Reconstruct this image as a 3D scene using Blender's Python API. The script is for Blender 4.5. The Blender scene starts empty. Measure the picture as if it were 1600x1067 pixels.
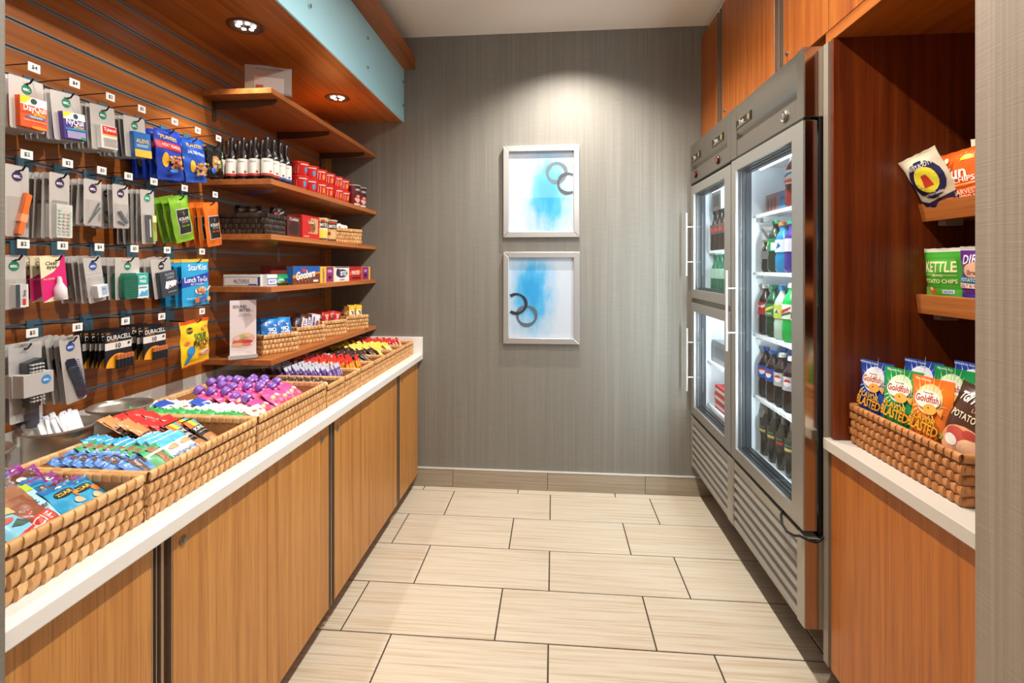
import bpy, bmesh, math, random
from mathutils import Vector, Matrix
R = math.radians
rnd = random.Random(7)
SC = bpy.context.scene
COL = SC.collection

# ---------------------------------------------------------------- camera, world, lights, exposure
cam = bpy.data.cameras.new('camera'); camo = bpy.data.objects.new('camera', cam); COL.objects.link(camo)
camo.location = (0, 0, 1.434); camo.rotation_euler = (R(90), 0, 0.0845)
cam.sensor_width = 36; cam.lens = 17.235; cam.shift_y = -0.0731; cam.clip_start = 0.02
SC.camera = camo
SC.view_settings.view_transform = 'Standard'; SC.view_settings.look = 'None'
SC.view_settings.gamma = 1.0; SC.view_settings.use_curve_mapping = False
SC.view_settings.exposure = 0.14
w = bpy.data.worlds.new('world'); SC.world = w; w.use_nodes = True
w.node_tree.nodes['Background'].inputs[0].default_value = (1.0, 0.95, 0.88, 1)
w.node_tree.nodes['Background'].inputs[1].default_value = 0.40

def lamp(kind, name, loc, power, color, aim=None, **kw):
    l = bpy.data.lights.new(name, kind); l.energy = power; l.color = color
    for k, v in kw.items(): setattr(l, k, v)
    o = bpy.data.objects.new(name, l); COL.objects.link(o); o.location = loc
    if aim is not None:
        o.rotation_euler = (Vector(aim) - Vector(loc)).to_track_quat('-Z', 'Y').to_euler()
    return o
WARM = (1.0, 0.93, 0.84)
DOWN = [(0.10, 2.70), (0.12, 1.75), (0.1, 0.85)]           # the recessed ceiling downlights over the aisle
for (dx, dy), pw, sz in zip(DOWN, (135, 102, 100), (128, 164, 164)):
    lamp('SPOT', 'downlight_beam', (dx, dy, 2.915), pw, WARM, (dx, dy + 0.02, 0), spot_size=R(sz), spot_blend=0.8, shadow_soft_size=0.018)
for y in (1.02, 1.849, 2.678):                             # LED pucks in the canopy above the slatwall
    lamp('SPOT', 'puck_beam', (-1.217, y, 2.37), 22, (1.0, 0.92, 0.84), (-1.46, y, 0), spot_size=R(74), spot_blend=0.5, shadow_soft_size=0.02)
lamp('AREA', 'corridor_fill', (0.1, -0.9, 2.9), 20, (1.0, 0.95, 0.9), (0.1, 0.6, 1.2), size=1.2)  # added unseen lamp behind the camera, soft fill through the doorway

# ---------------------------------------------------------------- colours and materials
def lin(c):
    if isinstance(c, str):
        c = c.lstrip('#'); c = [int(c[i:i+2], 16) / 255 for i in (0, 2, 4)]
        return tuple(x / 12.92 if x <= 0.04045 else ((x + 0.055) / 1.055) ** 2.4 for x in c)
    return tuple(c)

class NT:
    def __init__(s, name):
        s.m = bpy.data.materials.new(name); s.m.use_nodes = True; s.t = s.m.node_tree
        s.b = s.t.nodes['Principled BSDF']
    def n(s, typ, **kw):
        nd = s.t.nodes.new(typ)
        for k, v in kw.items():
            if k.startswith('_'): nd.inputs[k[1:].replace('_', ' ')].default_value = v
            else: setattr(nd, k, v)
        return nd
    def l(s, a, b): s.t.links.new(a, b)

def pbr(name, col, rough=0.5, metal=0.0, **kw):
    q = NT(name); q.b.inputs['Base Color'].default_value = (*lin(col), 1)
    q.b.inputs['Roughness'].default_value = rough; q.b.inputs['Metallic'].default_value = metal
    for k, v in kw.items(): q.b.inputs[k].default_value = v
    return q.m

def ramp(q, fac, stops):
    r = q.n('ShaderNodeValToRGB'); q.l(fac, r.inputs[0])
    e = r.color_ramp.elements
    while len(e) < len(stops): e.new(0.5)
    for el, (p, c) in zip(e, stops): el.position = p; el.color = (*lin(c), 1)
    return r.outputs[0]

def wood(name, axis, c0, c1, c2, rough=0.38):
    q = NT(name); tc = q.n('ShaderNodeTexCoord'); mp = q.n('ShaderNodeMapping'); q.l(tc.outputs['Object'], mp.inputs[0])
    s = {'x': (0.8, 34, 34), 'y': (34, 0.8, 34), 'z': (34, 34, 0.8)}[axis]
    mp.inputs['Scale'].default_value = s
    info = q.n('ShaderNodeObjectInfo'); ad = q.n('ShaderNodeVectorMath', operation='ADD')
    cb = q.n('ShaderNodeCombineXYZ'); ml = q.n('ShaderNodeMath', operation='MULTIPLY'); ml.inputs[1].default_value = 37
    q.l(info.outputs['Random'], ml.inputs[0])
    for i in range(3): q.l(ml.outputs[0], cb.inputs[i])
    q.l(mp.outputs[0], ad.inputs[0]); q.l(cb.outputs[0], ad.inputs[1])
    n1 = q.n('ShaderNodeTexNoise', _Scale=1.0, _Detail=3.0, _Roughness=0.6, _Distortion=0.25); q.l(ad.outputs[0], n1.inputs['Vector'])
    col = ramp(q, n1.outputs[0], [(0.30, c0), (0.5, c1), (0.72, c2)])
    mp2 = q.n('ShaderNodeMapping'); q.l(ad.outputs[0], mp2.inputs[0]); mp2.inputs['Scale'].default_value = (6, 6, 6)
    n2 = q.n('ShaderNodeTexNoise', _Scale=1.0, _Detail=2.0); q.l(mp2.outputs[0], n2.inputs['Vector'])
    mx = q.n('ShaderNodeMix', data_type='RGBA', blend_type='MULTIPLY'); mx.inputs[0].default_value = 0.45
    g = ramp(q, n2.outputs[0], [(0.33, (0.5, 0.46, 0.42)), (0.5, (1, 1, 1))])
    q.l(col, mx.inputs[6]); q.l(g, mx.inputs[7]); q.l(mx.outputs[2], q.b.inputs['Base Color'])
    q.b.inputs['Roughness'].default_value = rough
    return q.m

WL = ('#b07334', '#c28540', '#cf954e'); WD = ('#8a420e', '#a05517', '#b06722'); WN = ('#561f06', '#6c2b09', '#7e390f'); WS = ('#8e4c18', '#a86024', '#b87232'); WR = ('#a2560f', '#b3651a', '#c07426')  # one teak, with shade put into the upper and niche tones, light into slats
M = {}
M['wood_v'] = wood('teak_laminate_upright', 'z', *WL)
M['wood_vr'] = wood('teak_laminate_upright_shaded', 'z', *WD)
M['wood_niche'] = wood('teak_laminate_niche_shaded', 'z', *WN); M['wood_slat'] = wood('teak_laminate_slat_lit', 'y', *WS); M['wood_right'] = wood('teak_laminate_right', 'z', *WR)
M['wood_y'] = wood('teak_laminate_lengthwise', 'y', *WD)
M['wood_ys'] = wood('teak_laminate_shelf', 'y', '#a05a28', '#b26a34', '#c07a42')
M['wood_x'] = wood('teak_laminate_crosswise', 'x', *WD)
M['paper'] = None

def colmat(name, rough, coat=0.0, spec=0.5):
    q = NT(name); a = q.n('ShaderNodeAttribute', attribute_name='Col'); q.l(a.outputs[0], q.b.inputs['Base Color'])
    q.b.inputs['Roughness'].default_value = rough; q.b.inputs['Coat Weight'].default_value = coat
    q.b.inputs['Coat Roughness'].default_value = 0.15
    return q.m
M['film'] = colmat('printed_film', 0.34, 0.15)
M['paper'] = colmat('printed_card', 0.6)
M['plastic'] = colmat('coloured_plastic', 0.25, 0.3)
M['print'] = colmat('print_ink', 0.45)

def wallpaper(name, c0, c1):
    q = NT(name); tc = q.n('ShaderNodeTexCoord')
    sx = q.n('ShaderNodeSeparateXYZ'); q.l(tc.outputs['Object'], sx.inputs[0])
    ad = q.n('ShaderNodeMath', operation='ADD'); q.l(sx.outputs[0], ad.inputs[0]); q.l(sx.outputs[1], ad.inputs[1])
    def nz(su, sz, sc):
        c = q.n('ShaderNodeCombineXYZ')
        a = q.n('ShaderNodeMath', operation='MULTIPLY'); a.inputs[1].default_value = su; q.l(ad.outputs[0], a.inputs[0])
        b = q.n('ShaderNodeMath', operation='MULTIPLY'); b.inputs[1].default_value = sz; q.l(sx.outputs[2], b.inputs[0])
        q.l(a.outputs[0], c.inputs[0]); q.l(b.outputs[0], c.inputs[1])
        n = q.n('ShaderNodeTexNoise', _Scale=sc, _Detail=2.0); q.l(c.outputs[0], n.inputs['Vector']); return n.outputs[0]
    v = nz(190, 1.2, 1.0); h = nz(10, 420, 1.0); v2 = nz(26, 0.3, 1.0)
    m1 = q.n('ShaderNodeMath', operation='MULTIPLY_ADD'); m1.inputs[1].default_value = 0.42; q.l(v, m1.inputs[0])
    m2 = q.n('ShaderNodeMath', operation='MULTIPLY_ADD'); m2.inputs[1].default_value = 0.26; q.l(h, m2.inputs[0])
    m3 = q.n('ShaderNodeMath', operation='MULTIPLY'); m3.inputs[1].default_value = 0.22; q.l(v2, m3.inputs[0])
    q.l(m3.outputs[0], m2.inputs[2]); q.l(m2.outputs[0], m1.inputs[2])
    q.l(ramp(q, m1.outputs[0], [(0.40, c0), (0.60, c1)]), q.b.inputs['Base Color'])
    bp = q.n('ShaderNodeBump', _Strength=0.35, _Distance=0.002); q.l(m1.outputs[0], bp.inputs['Height']); q.l(bp.outputs[0], q.b.inputs['Normal'])
    q.b.inputs['Roughness'].default_value = 0.6
    return q.m
M['wall'] = wallpaper('grasscloth_wallpaper', '#737068', '#858178')
M['wall_near'] = wallpaper('grasscloth_wallpaper_lit', '#9c8d7d', '#b1a191')  # same wallpaper, paler and warmer for the light on the right jamb

def tile_mat(name, stops):
    q = NT(name); tc = q.n('ShaderNodeTexCoord'); mp = q.n('ShaderNodeMapping'); q.l(tc.outputs['Object'], mp.inputs[0])
    mp.inputs['Scale'].default_value = (2.2, 110, 110)
    info = q.n('ShaderNodeObjectInfo'); ad = q.n('ShaderNodeVectorMath', operation='ADD')
    ml = q.n('ShaderNodeMath', operation='MULTIPLY'); ml.inputs[1].default_value = 50; q.l(info.outputs['Random'], ml.inputs[0])
    cb = q.n('ShaderNodeCombineXYZ')
    for i in range(3): q.l(ml.outputs[0], cb.inputs[i])
    q.l(mp.outputs[0], ad.inputs[0]); q.l(cb.outputs[0], ad.inputs[1])
    n = q.n('ShaderNodeTexNoise', _Scale=1.0, _Detail=3.0, _Roughness=0.6); q.l(ad.outputs[0], n.inputs['Vector'])
    q.l(ramp(q, n.outputs[0], stops), q.b.inputs['Base Color'])
    q.b.inputs['Roughness'].default_value = 0.33
    return q.m
M['tile'] = tile_mat('linear_porcelain', [(0.30, '#bda98c'), (0.5, '#cfc3af'), (0.70, '#d6ccbb')])
M['base_tile2'] = tile_mat('linear_porcelain_taupe', [(0.30, '#8f816d'), (0.5, '#9d907d'), (0.70, '#a89c8a')])
M['base_tile'] = pbr('baseboard_tile', '#a89a86', 0.4)
M['grout'] = pbr('dark_grout', '#3c3128', 0.9)
M['ceiling'] = pbr('ceiling_paint', '#efe9df', 0.9)
M['white'] = pbr('white_quartz', '#e8e7e4', 0.3)
M['bone'] = pbr('bone_quartz', '#cdc6ba', 0.35)
M['steel'] = pbr('brushed_steel', '#8f887e', 0.32, 0.9)
M['steel_d'] = pbr('brushed_steel_dark', '#8a837a', 0.36, 0.85)
M['mirror'] = pbr('polished_steel_side', '#b9b2a8', 0.14, 1.0)
M['chrome'] = pbr('chrome', '#d8d8d8', 0.15, 1.0)
M['alu'] = pbr('satin_aluminium', '#a08c7a', 0.35, 0.7)
M['groove'] = pbr('groove_insert_metal', '#8f969b', 0.4, 0.5)
M['dark'] = pbr('black_plastic', '#0c0b0b', 0.5)
M['black'] = pbr('black_steel', '#111111', 0.3)
M['bronze'] = pbr('dark_bronze_profile', '#5f4430', 0.4, 0.3)
M['blueglass'] = pbr('back_painted_glass', '#b0e8fb', 0.35)
M['liner'] = pbr('cooler_liner_white', '#e9eff2', 0.4)
M['gasket'] = pbr('dark_door_gasket', '#262d33', 0.3, 0.3)
M['frame'] = pbr('silver_frame', '#aaa7a1', 0.35, 0.7)
M['satin'] = pbr('satin_steel_handle', '#dcdcd8', 0.28, 0.6)
M['tin'] = pbr('light_spun_steel', '#c6beb4', 0.3, 0.85)
M['grille'] = pbr('grille_steel', '#a9a49b', 0.42, 0.5)
M['board'] = pbr('grey_board', '#6d6660', 0.9)
M['wire'] = pbr('white_coated_wire', '#e4ebee', 0.35)
M['silverf'] = pbr('brushed_silver_frame', '#c4c2bf', 0.32, 0.8)
M['board2'] = pbr('grey_laminate', '#8b8073', 0.4)
M['hookblue'] = pbr('blue_grey_steel', '#5f8296', .35, .5)
M['chromec'] = pbr('nickel_plate', '#9a9c9f', .25, .9)
def emis(name, col, s):
    q = NT(name); q.b.inputs['Base Color'].default_value = (0, 0, 0, 1)
    q.b.inputs['Emission Color'].default_value = (*lin(col), 1); q.b.inputs['Emission Strength'].default_value = s; return q.m
M['led'] = emis('lit_led', '#ffffff', 9.0)
M['tube'] = emis('lit_cooler_tube', '#dff2ff', 7.0)
M['lens'] = emis('lit_downlight_lens', '#fff0dc', 10.0)
def glassm(name, tint, alpha, rough=0.03):
    q = NT(name); t = q.t; out = [n for n in t.nodes if n.type == 'OUTPUT_MATERIAL'][0]
    tr = q.n('ShaderNodeBsdfTransparent'); tr.inputs[0].default_value = (*tint, 1)
    gl = q.n('ShaderNodeBsdfGlossy'); gl.inputs['Roughness'].default_value = rough
    fr = q.n('ShaderNodeLayerWeight'); fr.inputs[0].default_value = 0.5
    pw = q.n('ShaderNodeMath', operation='POWER'); pw.inputs[1].default_value = 5.0; q.l(fr.outputs['Facing'], pw.inputs[0])
    sc_ = q.n('ShaderNodeMath', operation='MULTIPLY_ADD'); sc_.inputs[1].default_value = 0.6; sc_.inputs[2].default_value = 0.03; q.l(pw.outputs[0], sc_.inputs[0])
    m = q.n('ShaderNodeMath', operation='ADD'); m.inputs[1].default_value = alpha; m.use_clamp = True
    mx = q.n('ShaderNodeMixShader'); q.l(sc_.outputs[0], m.inputs[0]); q.l(m.outputs[0], mx.inputs[0])
    q.l(tr.outputs[0], mx.inputs[1]); q.l(gl.outputs[0], mx.inputs[2]); q.l(mx.outputs[0], out.inputs[0]); return q.m
M['glass'] = glassm('cooler_glass', (0.94, 0.975, 0.985), 0.01)
M['clear'] = glassm('clear_plastic', (0.95, 0.95, 0.95), 0.05, 0.12)

def weave(name, c0, c1, rough=0.5):
    q = NT(name); g = q.n('ShaderNodeNewGeometry'); info = q.n('ShaderNodeObjectInfo')
    a = q.n('ShaderNodeMath', operation='ADD'); q.l(g.outputs['Random Per Island'], a.inputs[0]); q.l(info.outputs['Random'], a.inputs[1])
    f = q.n('ShaderNodeMath', operation='FRACT'); q.l(a.outputs[0], f.inputs[0])
    c = ramp(q, f.outputs[0], [(0, c0), (1, c1)])
    tc = q.n('ShaderNodeTexCoord'); n = q.n('ShaderNodeTexNoise', _Scale=60.0, _Detail=2.0); q.l(tc.outputs['Object'], n.inputs['Vector'])
    mx = q.n('ShaderNodeMix', data_type='RGBA', blend_type='MULTIPLY'); mx.inputs[0].default_value = 0.5
    q.l(c, mx.inputs[6]); q.l(ramp(q, n.outputs[0], [(0.3, (0.6, 0.55, 0.5)), (0.6, (1, 1, 1))]), mx.inputs[7])
    q.l(mx.outputs[2], q.b.inputs['Base Color']); q.b.inputs['Roughness'].default_value = rough; return q.m
M['tan'] = weave('palm_leaf_strip', '#cb965e', '#e4b982')
M['tan_in'] = weave('palm_leaf_lining', '#a46e3c', '#be8852')
M['brn'] = weave('palm_leaf_strip_brown', '#a86a36', '#c98a52')
M['blk'] = weave('black_woven_strip', '#2a2320', '#4c423b', 0.3)

# ---------------------------------------------------------------- mesh helpers
class MB:
    """collects coloured geometry; .mesh(name) makes one mesh"""
    def __init__(s): s.v = []; s.f = []; s.c = []; s.m = []
    def quad(s, pts, col=(1, 1, 1), mi=0):
        b = len(s.v); s.v += [tuple(p) for p in pts]; s.f.append(tuple(range(b, b + len(pts)))); s.c.append(col); s.m.append(mi); return s
    def box(s, x0, x1, y0, y1, z0, z1, col=(1, 1, 1), mi=0):
        if x0 > x1: x0, x1 = x1, x0
        if y0 > y1: y0, y1 = y1, y0
        if z0 > z1: z0, z1 = z1, z0
        b = len(s.v)
        s.v += [(x0, y0, z0), (x1, y0, z0), (x1, y1, z0), (x0, y1, z0), (x0, y0, z1), (x1, y0, z1), (x1, y1, z1), (x0, y1, z1)]
        for q in ((0, 3, 2, 1), (4, 5, 6, 7), (0, 1, 5, 4), (1, 2, 6, 5), (2, 3, 7, 6), (3, 0, 4, 7)):
            s.f.append(tuple(b + i for i in q)); s.c.append(col); s.m.append(mi)
        return s
    def grid(s, nu, nv, fn, col=(1, 1, 1), mi=0, flip=False, cf=None):
        b = len(s.v)
        for j in range(nv + 1):
            for i in range(nu + 1): s.v.append(tuple(fn(i / nu, j / nv)))
        for j in range(nv):
            for i in range(nu):
                a = b + j * (nu + 1) + i; q = (a, a + 1, a + nu + 2, a + nu + 1)
                s.f.append(q[::-1] if flip else q)
                s.c.append(cf((i + .5) / nu, (j + .5) / nv) if cf else col); s.m.append(mi)
        return s
    def lathe(s, prof, n=16, cx=0, cy=0, cz=0, cols=None, mi=0, axis='z'):
        b = len(s.v)
        for r, z in prof:
            for k in range(n):
                a = 2 * math.pi * k / n
                if axis == 'z': s.v.append((cx + r * math.cos(a), cy + r * math.sin(a), cz + z))
                elif axis == 'x': s.v.append((cx + z, cy + r * math.cos(a), cz + r * math.sin(a)))
                else: s.v.append((cx + r * math.sin(a), cy + z, cz + r * math.cos(a)))
        for j in range(len(prof) - 1):
            for k in range(n):
                k2 = (k + 1) % n
                s.f.append((b + j * n + k, b + j * n + k2, b + (j + 1) * n + k2, b + (j + 1) * n + k))
                s.c.append(cols[j] if cols else (1, 1, 1)); s.m.append(mi)
        return s
    def tube(s, pts, r, n=8, col=(1, 1, 1), mi=0):
        pts = [Vector(p) for p in pts]; b = len(s.v); up0 = None
        for i, p in enumerate(pts):
            d = (pts[min(i + 1, len(pts) - 1)] - pts[max(i - 1, 0)]).normalized()
            u = d.cross(Vector((0, 0, 1)) if abs(d.z) < 0.9 else Vector((1, 0, 0))).normalized()
            if up0 is not None:
                u = (up0 - d * up0.dot(d)).normalized()
            up0 = u; w_ = d.cross(u)
            for k in range(n):
                a = 2 * math.pi * k / n; s.v.append(tuple(p + (u * math.cos(a) + w_ * math.sin(a)) * r))
        for j in range(len(pts) - 1):
            for k in range(n):
                k2 = (k + 1) % n
                s.f.append((b + j * n + k, b + j * n + k2, b + (j + 1) * n + k2, b + (j + 1) * n + k)); s.c.append(col); s.m.append(mi)
        e = len(pts) - 1
        s.f.append(tuple(b + k for k in range(n))[::-1]); s.c.append(col); s.m.append(mi)
        s.f.append(tuple(b + e * n + k for k in range(n))); s.c.append(col); s.m.append(mi)
        return s
    def prism(s, poly, y0, y1, plane='xz', col=(1, 1, 1), mi=0):
        """poly of 2d points extruded; plane names the polygon's axes"""
        b = len(s.v); n = len(poly)
        def P(a, c, t): return {'xz': (a, t, c), 'yz': (t, a, c), 'xy': (a, c, t)}[plane]
        for t in (y0, y1):
            for a, c in poly: s.v.append(P(a, c, t))
        s.f.append(tuple(b + i for i in range(n))); s.f.append(tuple(b + n + i for i in range(n))[::-1])
        for i in range(n):
            j = (i + 1) % n; s.f.append((b + i, b + n + i, b + n + j, b + j))
        s.c += [col] * (n + 2); s.m += [mi] * (n + 2); return s
    def mesh(s, name, mats, smooth=None, recalc=True):
        me = bpy.data.meshes.new(name); me.from_pydata(s.v, [], s.f)
        mats = [mats] if not isinstance(mats, (list, tuple)) else mats
        for m in mats: me.materials.append(M[m] if isinstance(m, str) else m)
        me.polygons.foreach_set('material_index', s.m)
        at = me.color_attributes.new('Col', 'FLOAT_COLOR', 'CORNER'); buf = []
        for f, c in zip(s.f, s.c): buf += [c[0], c[1], c[2], 1.0] * len(f)
        at.data.foreach_set('color', buf)
        if recalc:
            bm = bmesh.new(); bm.from_mesh(me); bmesh.ops.recalc_face_normals(bm, faces=bm.faces); bm.to_mesh(me); bm.free()
        if smooth is not None:
            me.polygons.foreach_set('use_smooth', [True] * len(me.polygons)); me.set_sharp_from_angle(angle=R(smooth))
        return me

def obj(name, me, parent=None, loc=None):
    o = bpy.data.objects.new(name, me); COL.objects.link(o)
    if parent is not None: o.parent = parent
    if loc is not None: o.location = loc
    return o
def tag(o, label=None, cat=None, group=None, kind=None):
    if label: o['label'] = label
    if cat: o['category'] = cat
    if group: o['group'] = group
    if kind: o['kind'] = kind
    return o
def thing(name, loc, label, cat, group=None, rz=0):
    o = obj(name, None); o.location = loc; o.rotation_euler = (0, 0, rz); return tag(o, label, cat, group)
def struct(name, mb, mat, parent=None, smooth=None):
    o = obj(name, mb.mesh(name, mat, smooth), parent)
    if parent is None: o['kind'] = 'structure'
    return o
def part(name, mb, mat, parent, smooth=None, off=None):
    """mesh given in world coordinates, hung under a parent whose origin is at off"""
    if off is not None: mb.v = [(a - off[0], b - off[1], c - off[2]) for a, b, c in mb.v]
    return obj(name, mb.mesh(name, mat, smooth), parent)
def bev(o, w=0.002, seg=2):
    m = o.modifiers.new('bevel', 'BEVEL'); m.width = w; m.segments = seg; m.limit_method = 'ANGLE'; m.angle_limit = R(50); return o

# text outlines as triangles (cached)
_tx = {}
def text_tris(s, bold=0.0):
    k = (s, bold)
    if k not in _tx:
        cu = bpy.data.curves.new('t', 'FONT'); cu.body = s; cu.resolution_u = 2; cu.offset = bold
        ob = bpy.data.objects.new('t', cu); me = bpy.data.meshes.new_from_object(ob)
        me.calc_loop_triangles(); v = [(p.co.x, p.co.y) for p in me.vertices]; t = [tuple(x.vertices) for x in me.loop_triangles]
        bpy.data.objects.remove(ob); bpy.data.meshes.remove(me); bpy.data.curves.remove(cu)
        xs = [a for a, b in v] or [0]; ys = [b for a, b in v] or [0]
        _tx[k] = (v, t, min(xs), max(xs), min(ys), max(ys))
    return _tx[k]

def addtri(mb, P, S, h, c, step, depth=0):
    e = [(P[i][0] - P[(i + 1) % 3][0]) ** 2 + (P[i][1] - P[(i + 1) % 3][1]) ** 2 for i in range(3)]
    k = max(range(3), key=lambda i: e[i])
    if e[k] > step * step and depth < 7:
        a, b, o = P[k], P[(k + 1) % 3], P[(k + 2) % 3]; m = ((a[0] + b[0]) / 2, (a[1] + b[1]) / 2)
        addtri(mb, (a, m, o), S, h, c, step, depth + 1); addtri(mb, (m, b, o), S, h, c, step, depth + 1); return
    b = len(mb.v); mb.v += [tuple(S(x, y, h)) for x, y in P]; mb.f.append((b, b + 1, b + 2)); mb.c.append(c); mb.m.append(0)
def printed(ops, S, lift=0.0006, step=0.02):
    """flat print laid on a package surface S(x, y, h): ops are rectangles, ellipses, rings, polygons and text"""
    mb = MB()
    for li, op in enumerate(ops):
        h = lift + 0.0003 * li; k = op[0]
        if k == 'r':
            _, x0, y0, x1, y1, c = op; nu = max(1, int(abs(x1 - x0) / step + .99)); nv = max(1, int(abs(y1 - y0) / step + .99))
            mb.grid(nu, nv, lambda a, b: S(x0 + (x1 - x0) * a, y0 + (y1 - y0) * b, h), lin(c))
        elif k == 'e':
            cx, cy, rx, ry, c = op[1:6]; a0, a1 = (op[6], op[7]) if len(op) > 7 else (0, 2 * math.pi)
            r0 = op[8] if len(op) > 8 else 0.0
            n = 18
            mb.grid(n, max(1, int(max(rx, ry) / step + .7)), lambda a, b: S(cx + rx * (r0 + (1 - r0) * b) * math.cos(a0 + (a1 - a0) * a), cy + ry * (r0 + (1 - r0) * b) * math.sin(a0 + (a1 - a0) * a), h), lin(c))
        elif k == 'p':
            pts = op[1]
            for i in range(1, len(pts) - 1): addtri(mb, (pts[0], pts[i], pts[i + 1]), S, h, lin(op[2]), step)
        elif k == 't':
            _, s_, cx, cy, hh, c = op[:6]; o = op[6] if len(op) > 6 else {}
            v, t, xa, xb, ya, yb = text_tris(s_, o.get('b', 0.012)); 
            if not v: continue
            sc = hh / max(0.3, 0.70); wd = (xb - xa) * sc; sx = sc
            if 'w' in o: sx = o['w'] / (xb - xa)
            elif 'mw' in o and wd > o['mw']: sx = sc * o['mw'] / wd; 
            rot = R(o.get('rot', 0)); cr, sr = math.cos(rot), math.sin(rot); vv = []; mx, my = (xa + xb) / 2, (ya + yb) / 2
            for x, y in v:
                X = (x - mx) * sx; Y = (y - my) * sc; arc = o.get('arc', 0); Y += arc * X * X
                X += o.get('sk', 0) * Y
                vv.append((cx + X * cr - Y * sr, cy + X * sr + Y * cr))
            for q in t: addtri(mb, [vv[i] for i in q], S, h, lin(c), max(step, .012))
    return mb
flat = lambda z=0.0: (lambda x, y, h: (x, y, z + h))

# a package kind is (body mesh, [(part name, mesh)]) in a frame x = width, y = up, z = out of the face
KIND = {}
def kind(name, body, parts=()): KIND[name] = (body, list(parts)); return name
def frame(pos, right, up, lean=0, roll=0, yaw=0, s=1.0):
    r = Vector(right).normalized(); u = Vector(up).normalized(); n = r.cross(u)
    B = Matrix((r, u, n)).transposed()
    B = B @ Matrix.Rotation(R(yaw), 3, 'Y') @ Matrix.Rotation(R(roll), 3, 'Z') @ Matrix.Rotation(R(-lean), 3, 'X')
    m = B.to_4x4() @ Matrix.Scale(s, 4); m.translation = Vector(pos); return m
FL = ((0, 1, 0), (0, 0, 1)); FR = ((0, -1, 0), (0, 0, 1)); FC = ((1, 0, 0), (0, 0, 1))
def put(kd, name, mat, label, cat, group=None, sub=True):
    body, parts = KIND[kd]
    o = obj(name, body); o.matrix_world = mat; tag(o, label, cat, group)
    if sub:
        for pn, pm in parts: obj(pn, pm, o)
    return o
ORD = ['front', 'second', 'third', 'fourth', 'fifth', 'sixth', 'seventh', 'eighth', 'ninth', 'tenth', 'eleventh', 'twelfth', 'thirteenth', 'fourteenth', 'fifteenth', 'sixteenth']
# ---------------------------------------------------------------- the room
YW = 3.155; CZ = 2.939
fl = struct('floor', MB().box(-2.6, 2.6, -2.2, YW + 0.02, -0.06, -0.0025), 'grout')
PX, PY, Y0T = 0.6113, 0.3063, 3.094
_tm = {}
def tile(x0, x1, y0, y1, nm='tile', mat='tile'):
    g = 0.0028; k = (round(x1 - x0, 3), round(y1 - y0, 3), nm)
    if k not in _tm:
        b = 0.0012; X, Y = (x1 - x0) / 2 - g, (y1 - y0) / 2 - g; mb = MB()
        mb.v = [(-X, -Y, -.008), (X, -Y, -.008), (X, Y, -.008), (-X, Y, -.008), (-X, -Y, -b), (X, -Y, -b), (X, Y, -b), (-X, Y, -b),
                (-X + b, -Y + b, 0), (X - b, -Y + b, 0), (X - b, Y - b, 0), (-X + b, Y - b, 0)]
        for i in range(4):
            j = (i + 1) % 4; mb.f += [(i, j, 4 + j, 4 + i), (4 + i, 4 + j, 8 + j, 8 + i)]
        mb.f.append((8, 9, 10, 11)); mb.c = [(1, 1, 1)] * 9; mb.m = [0] * 9
        _tm[k] = mb.mesh('tile', mat)
    return obj(nm, _tm[k], fl, ((x0 + x1) / 2, (y0 + y1) / 2, 0))
for r in range(-1, 15):
    yb, ya = Y0T - r * PY, Y0T - (r + 1) * PY
    yb = min(yb, YW - 0.001)
    off = -0.02 if r % 2 == 0 else -0.226
    lim = 1.5 if ya > 0.45 else 2.4
    c0 = -5
    for c in range(c0, 6):
        x0, x1 = off + c * PX, off + (c + 1) * PX
        x0c, x1c = max(x0, -lim), min(x1, lim)
        if x1c - x0c > 0.02: tile(x0c, x1c, ya, yb)
struct('ceiling', MB().box(-2.6, 2.6, -2.2, YW + 0.02, CZ, CZ + 0.05), 'ceiling')
struct('wall_back', MB().box(-1.6, 1.7, YW, YW + 0.1, 0, CZ), 'wall')
struct('wall_left', MB().box(-1.6, -1.497, 0.69, YW, 0, CZ), 'wall')
struct('wall_right', MB().box(1.6, 1.7, 0.69, YW, 0, CZ), 'wall')
struct('wall_front_left', MB().box(-2.6, -0.846, 0.46, 0.69, 0, CZ), 'wall')
struct('wall_front_right', MB().box(0.5495, 2.6, 0.46, 0.69, 0, CZ), 'wall_near')
# baseboard tiles and their metal trim
bb = struct('baseboard_back', MB().box(-0.95, 1.55, YW - 0.004, YW, 0, 0.117), 'grout')
xs = [-0.95, -0.652, -0.038, 0.575, 1.19, 1.55]
for a, b in zip(xs, xs[1:]):
    part('tile', MB().box(a + 0.0015, b - 0.0015, YW - 0.012, YW - 0.003, 0.002, 0.114), 'base_tile2', bb)
struct('trim_1', MB().box(-0.95, 1.55, YW - 0.014, YW, 0.1165, 0.123), pbr('trim_metal', '#e6e6e2', 0.3, 0.4))
# white soffit above the right cabinets
struct('trim_2', MB().box(0.961, 1.6, 0.69, YW, 2.80, CZ), 'ceiling')

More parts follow.
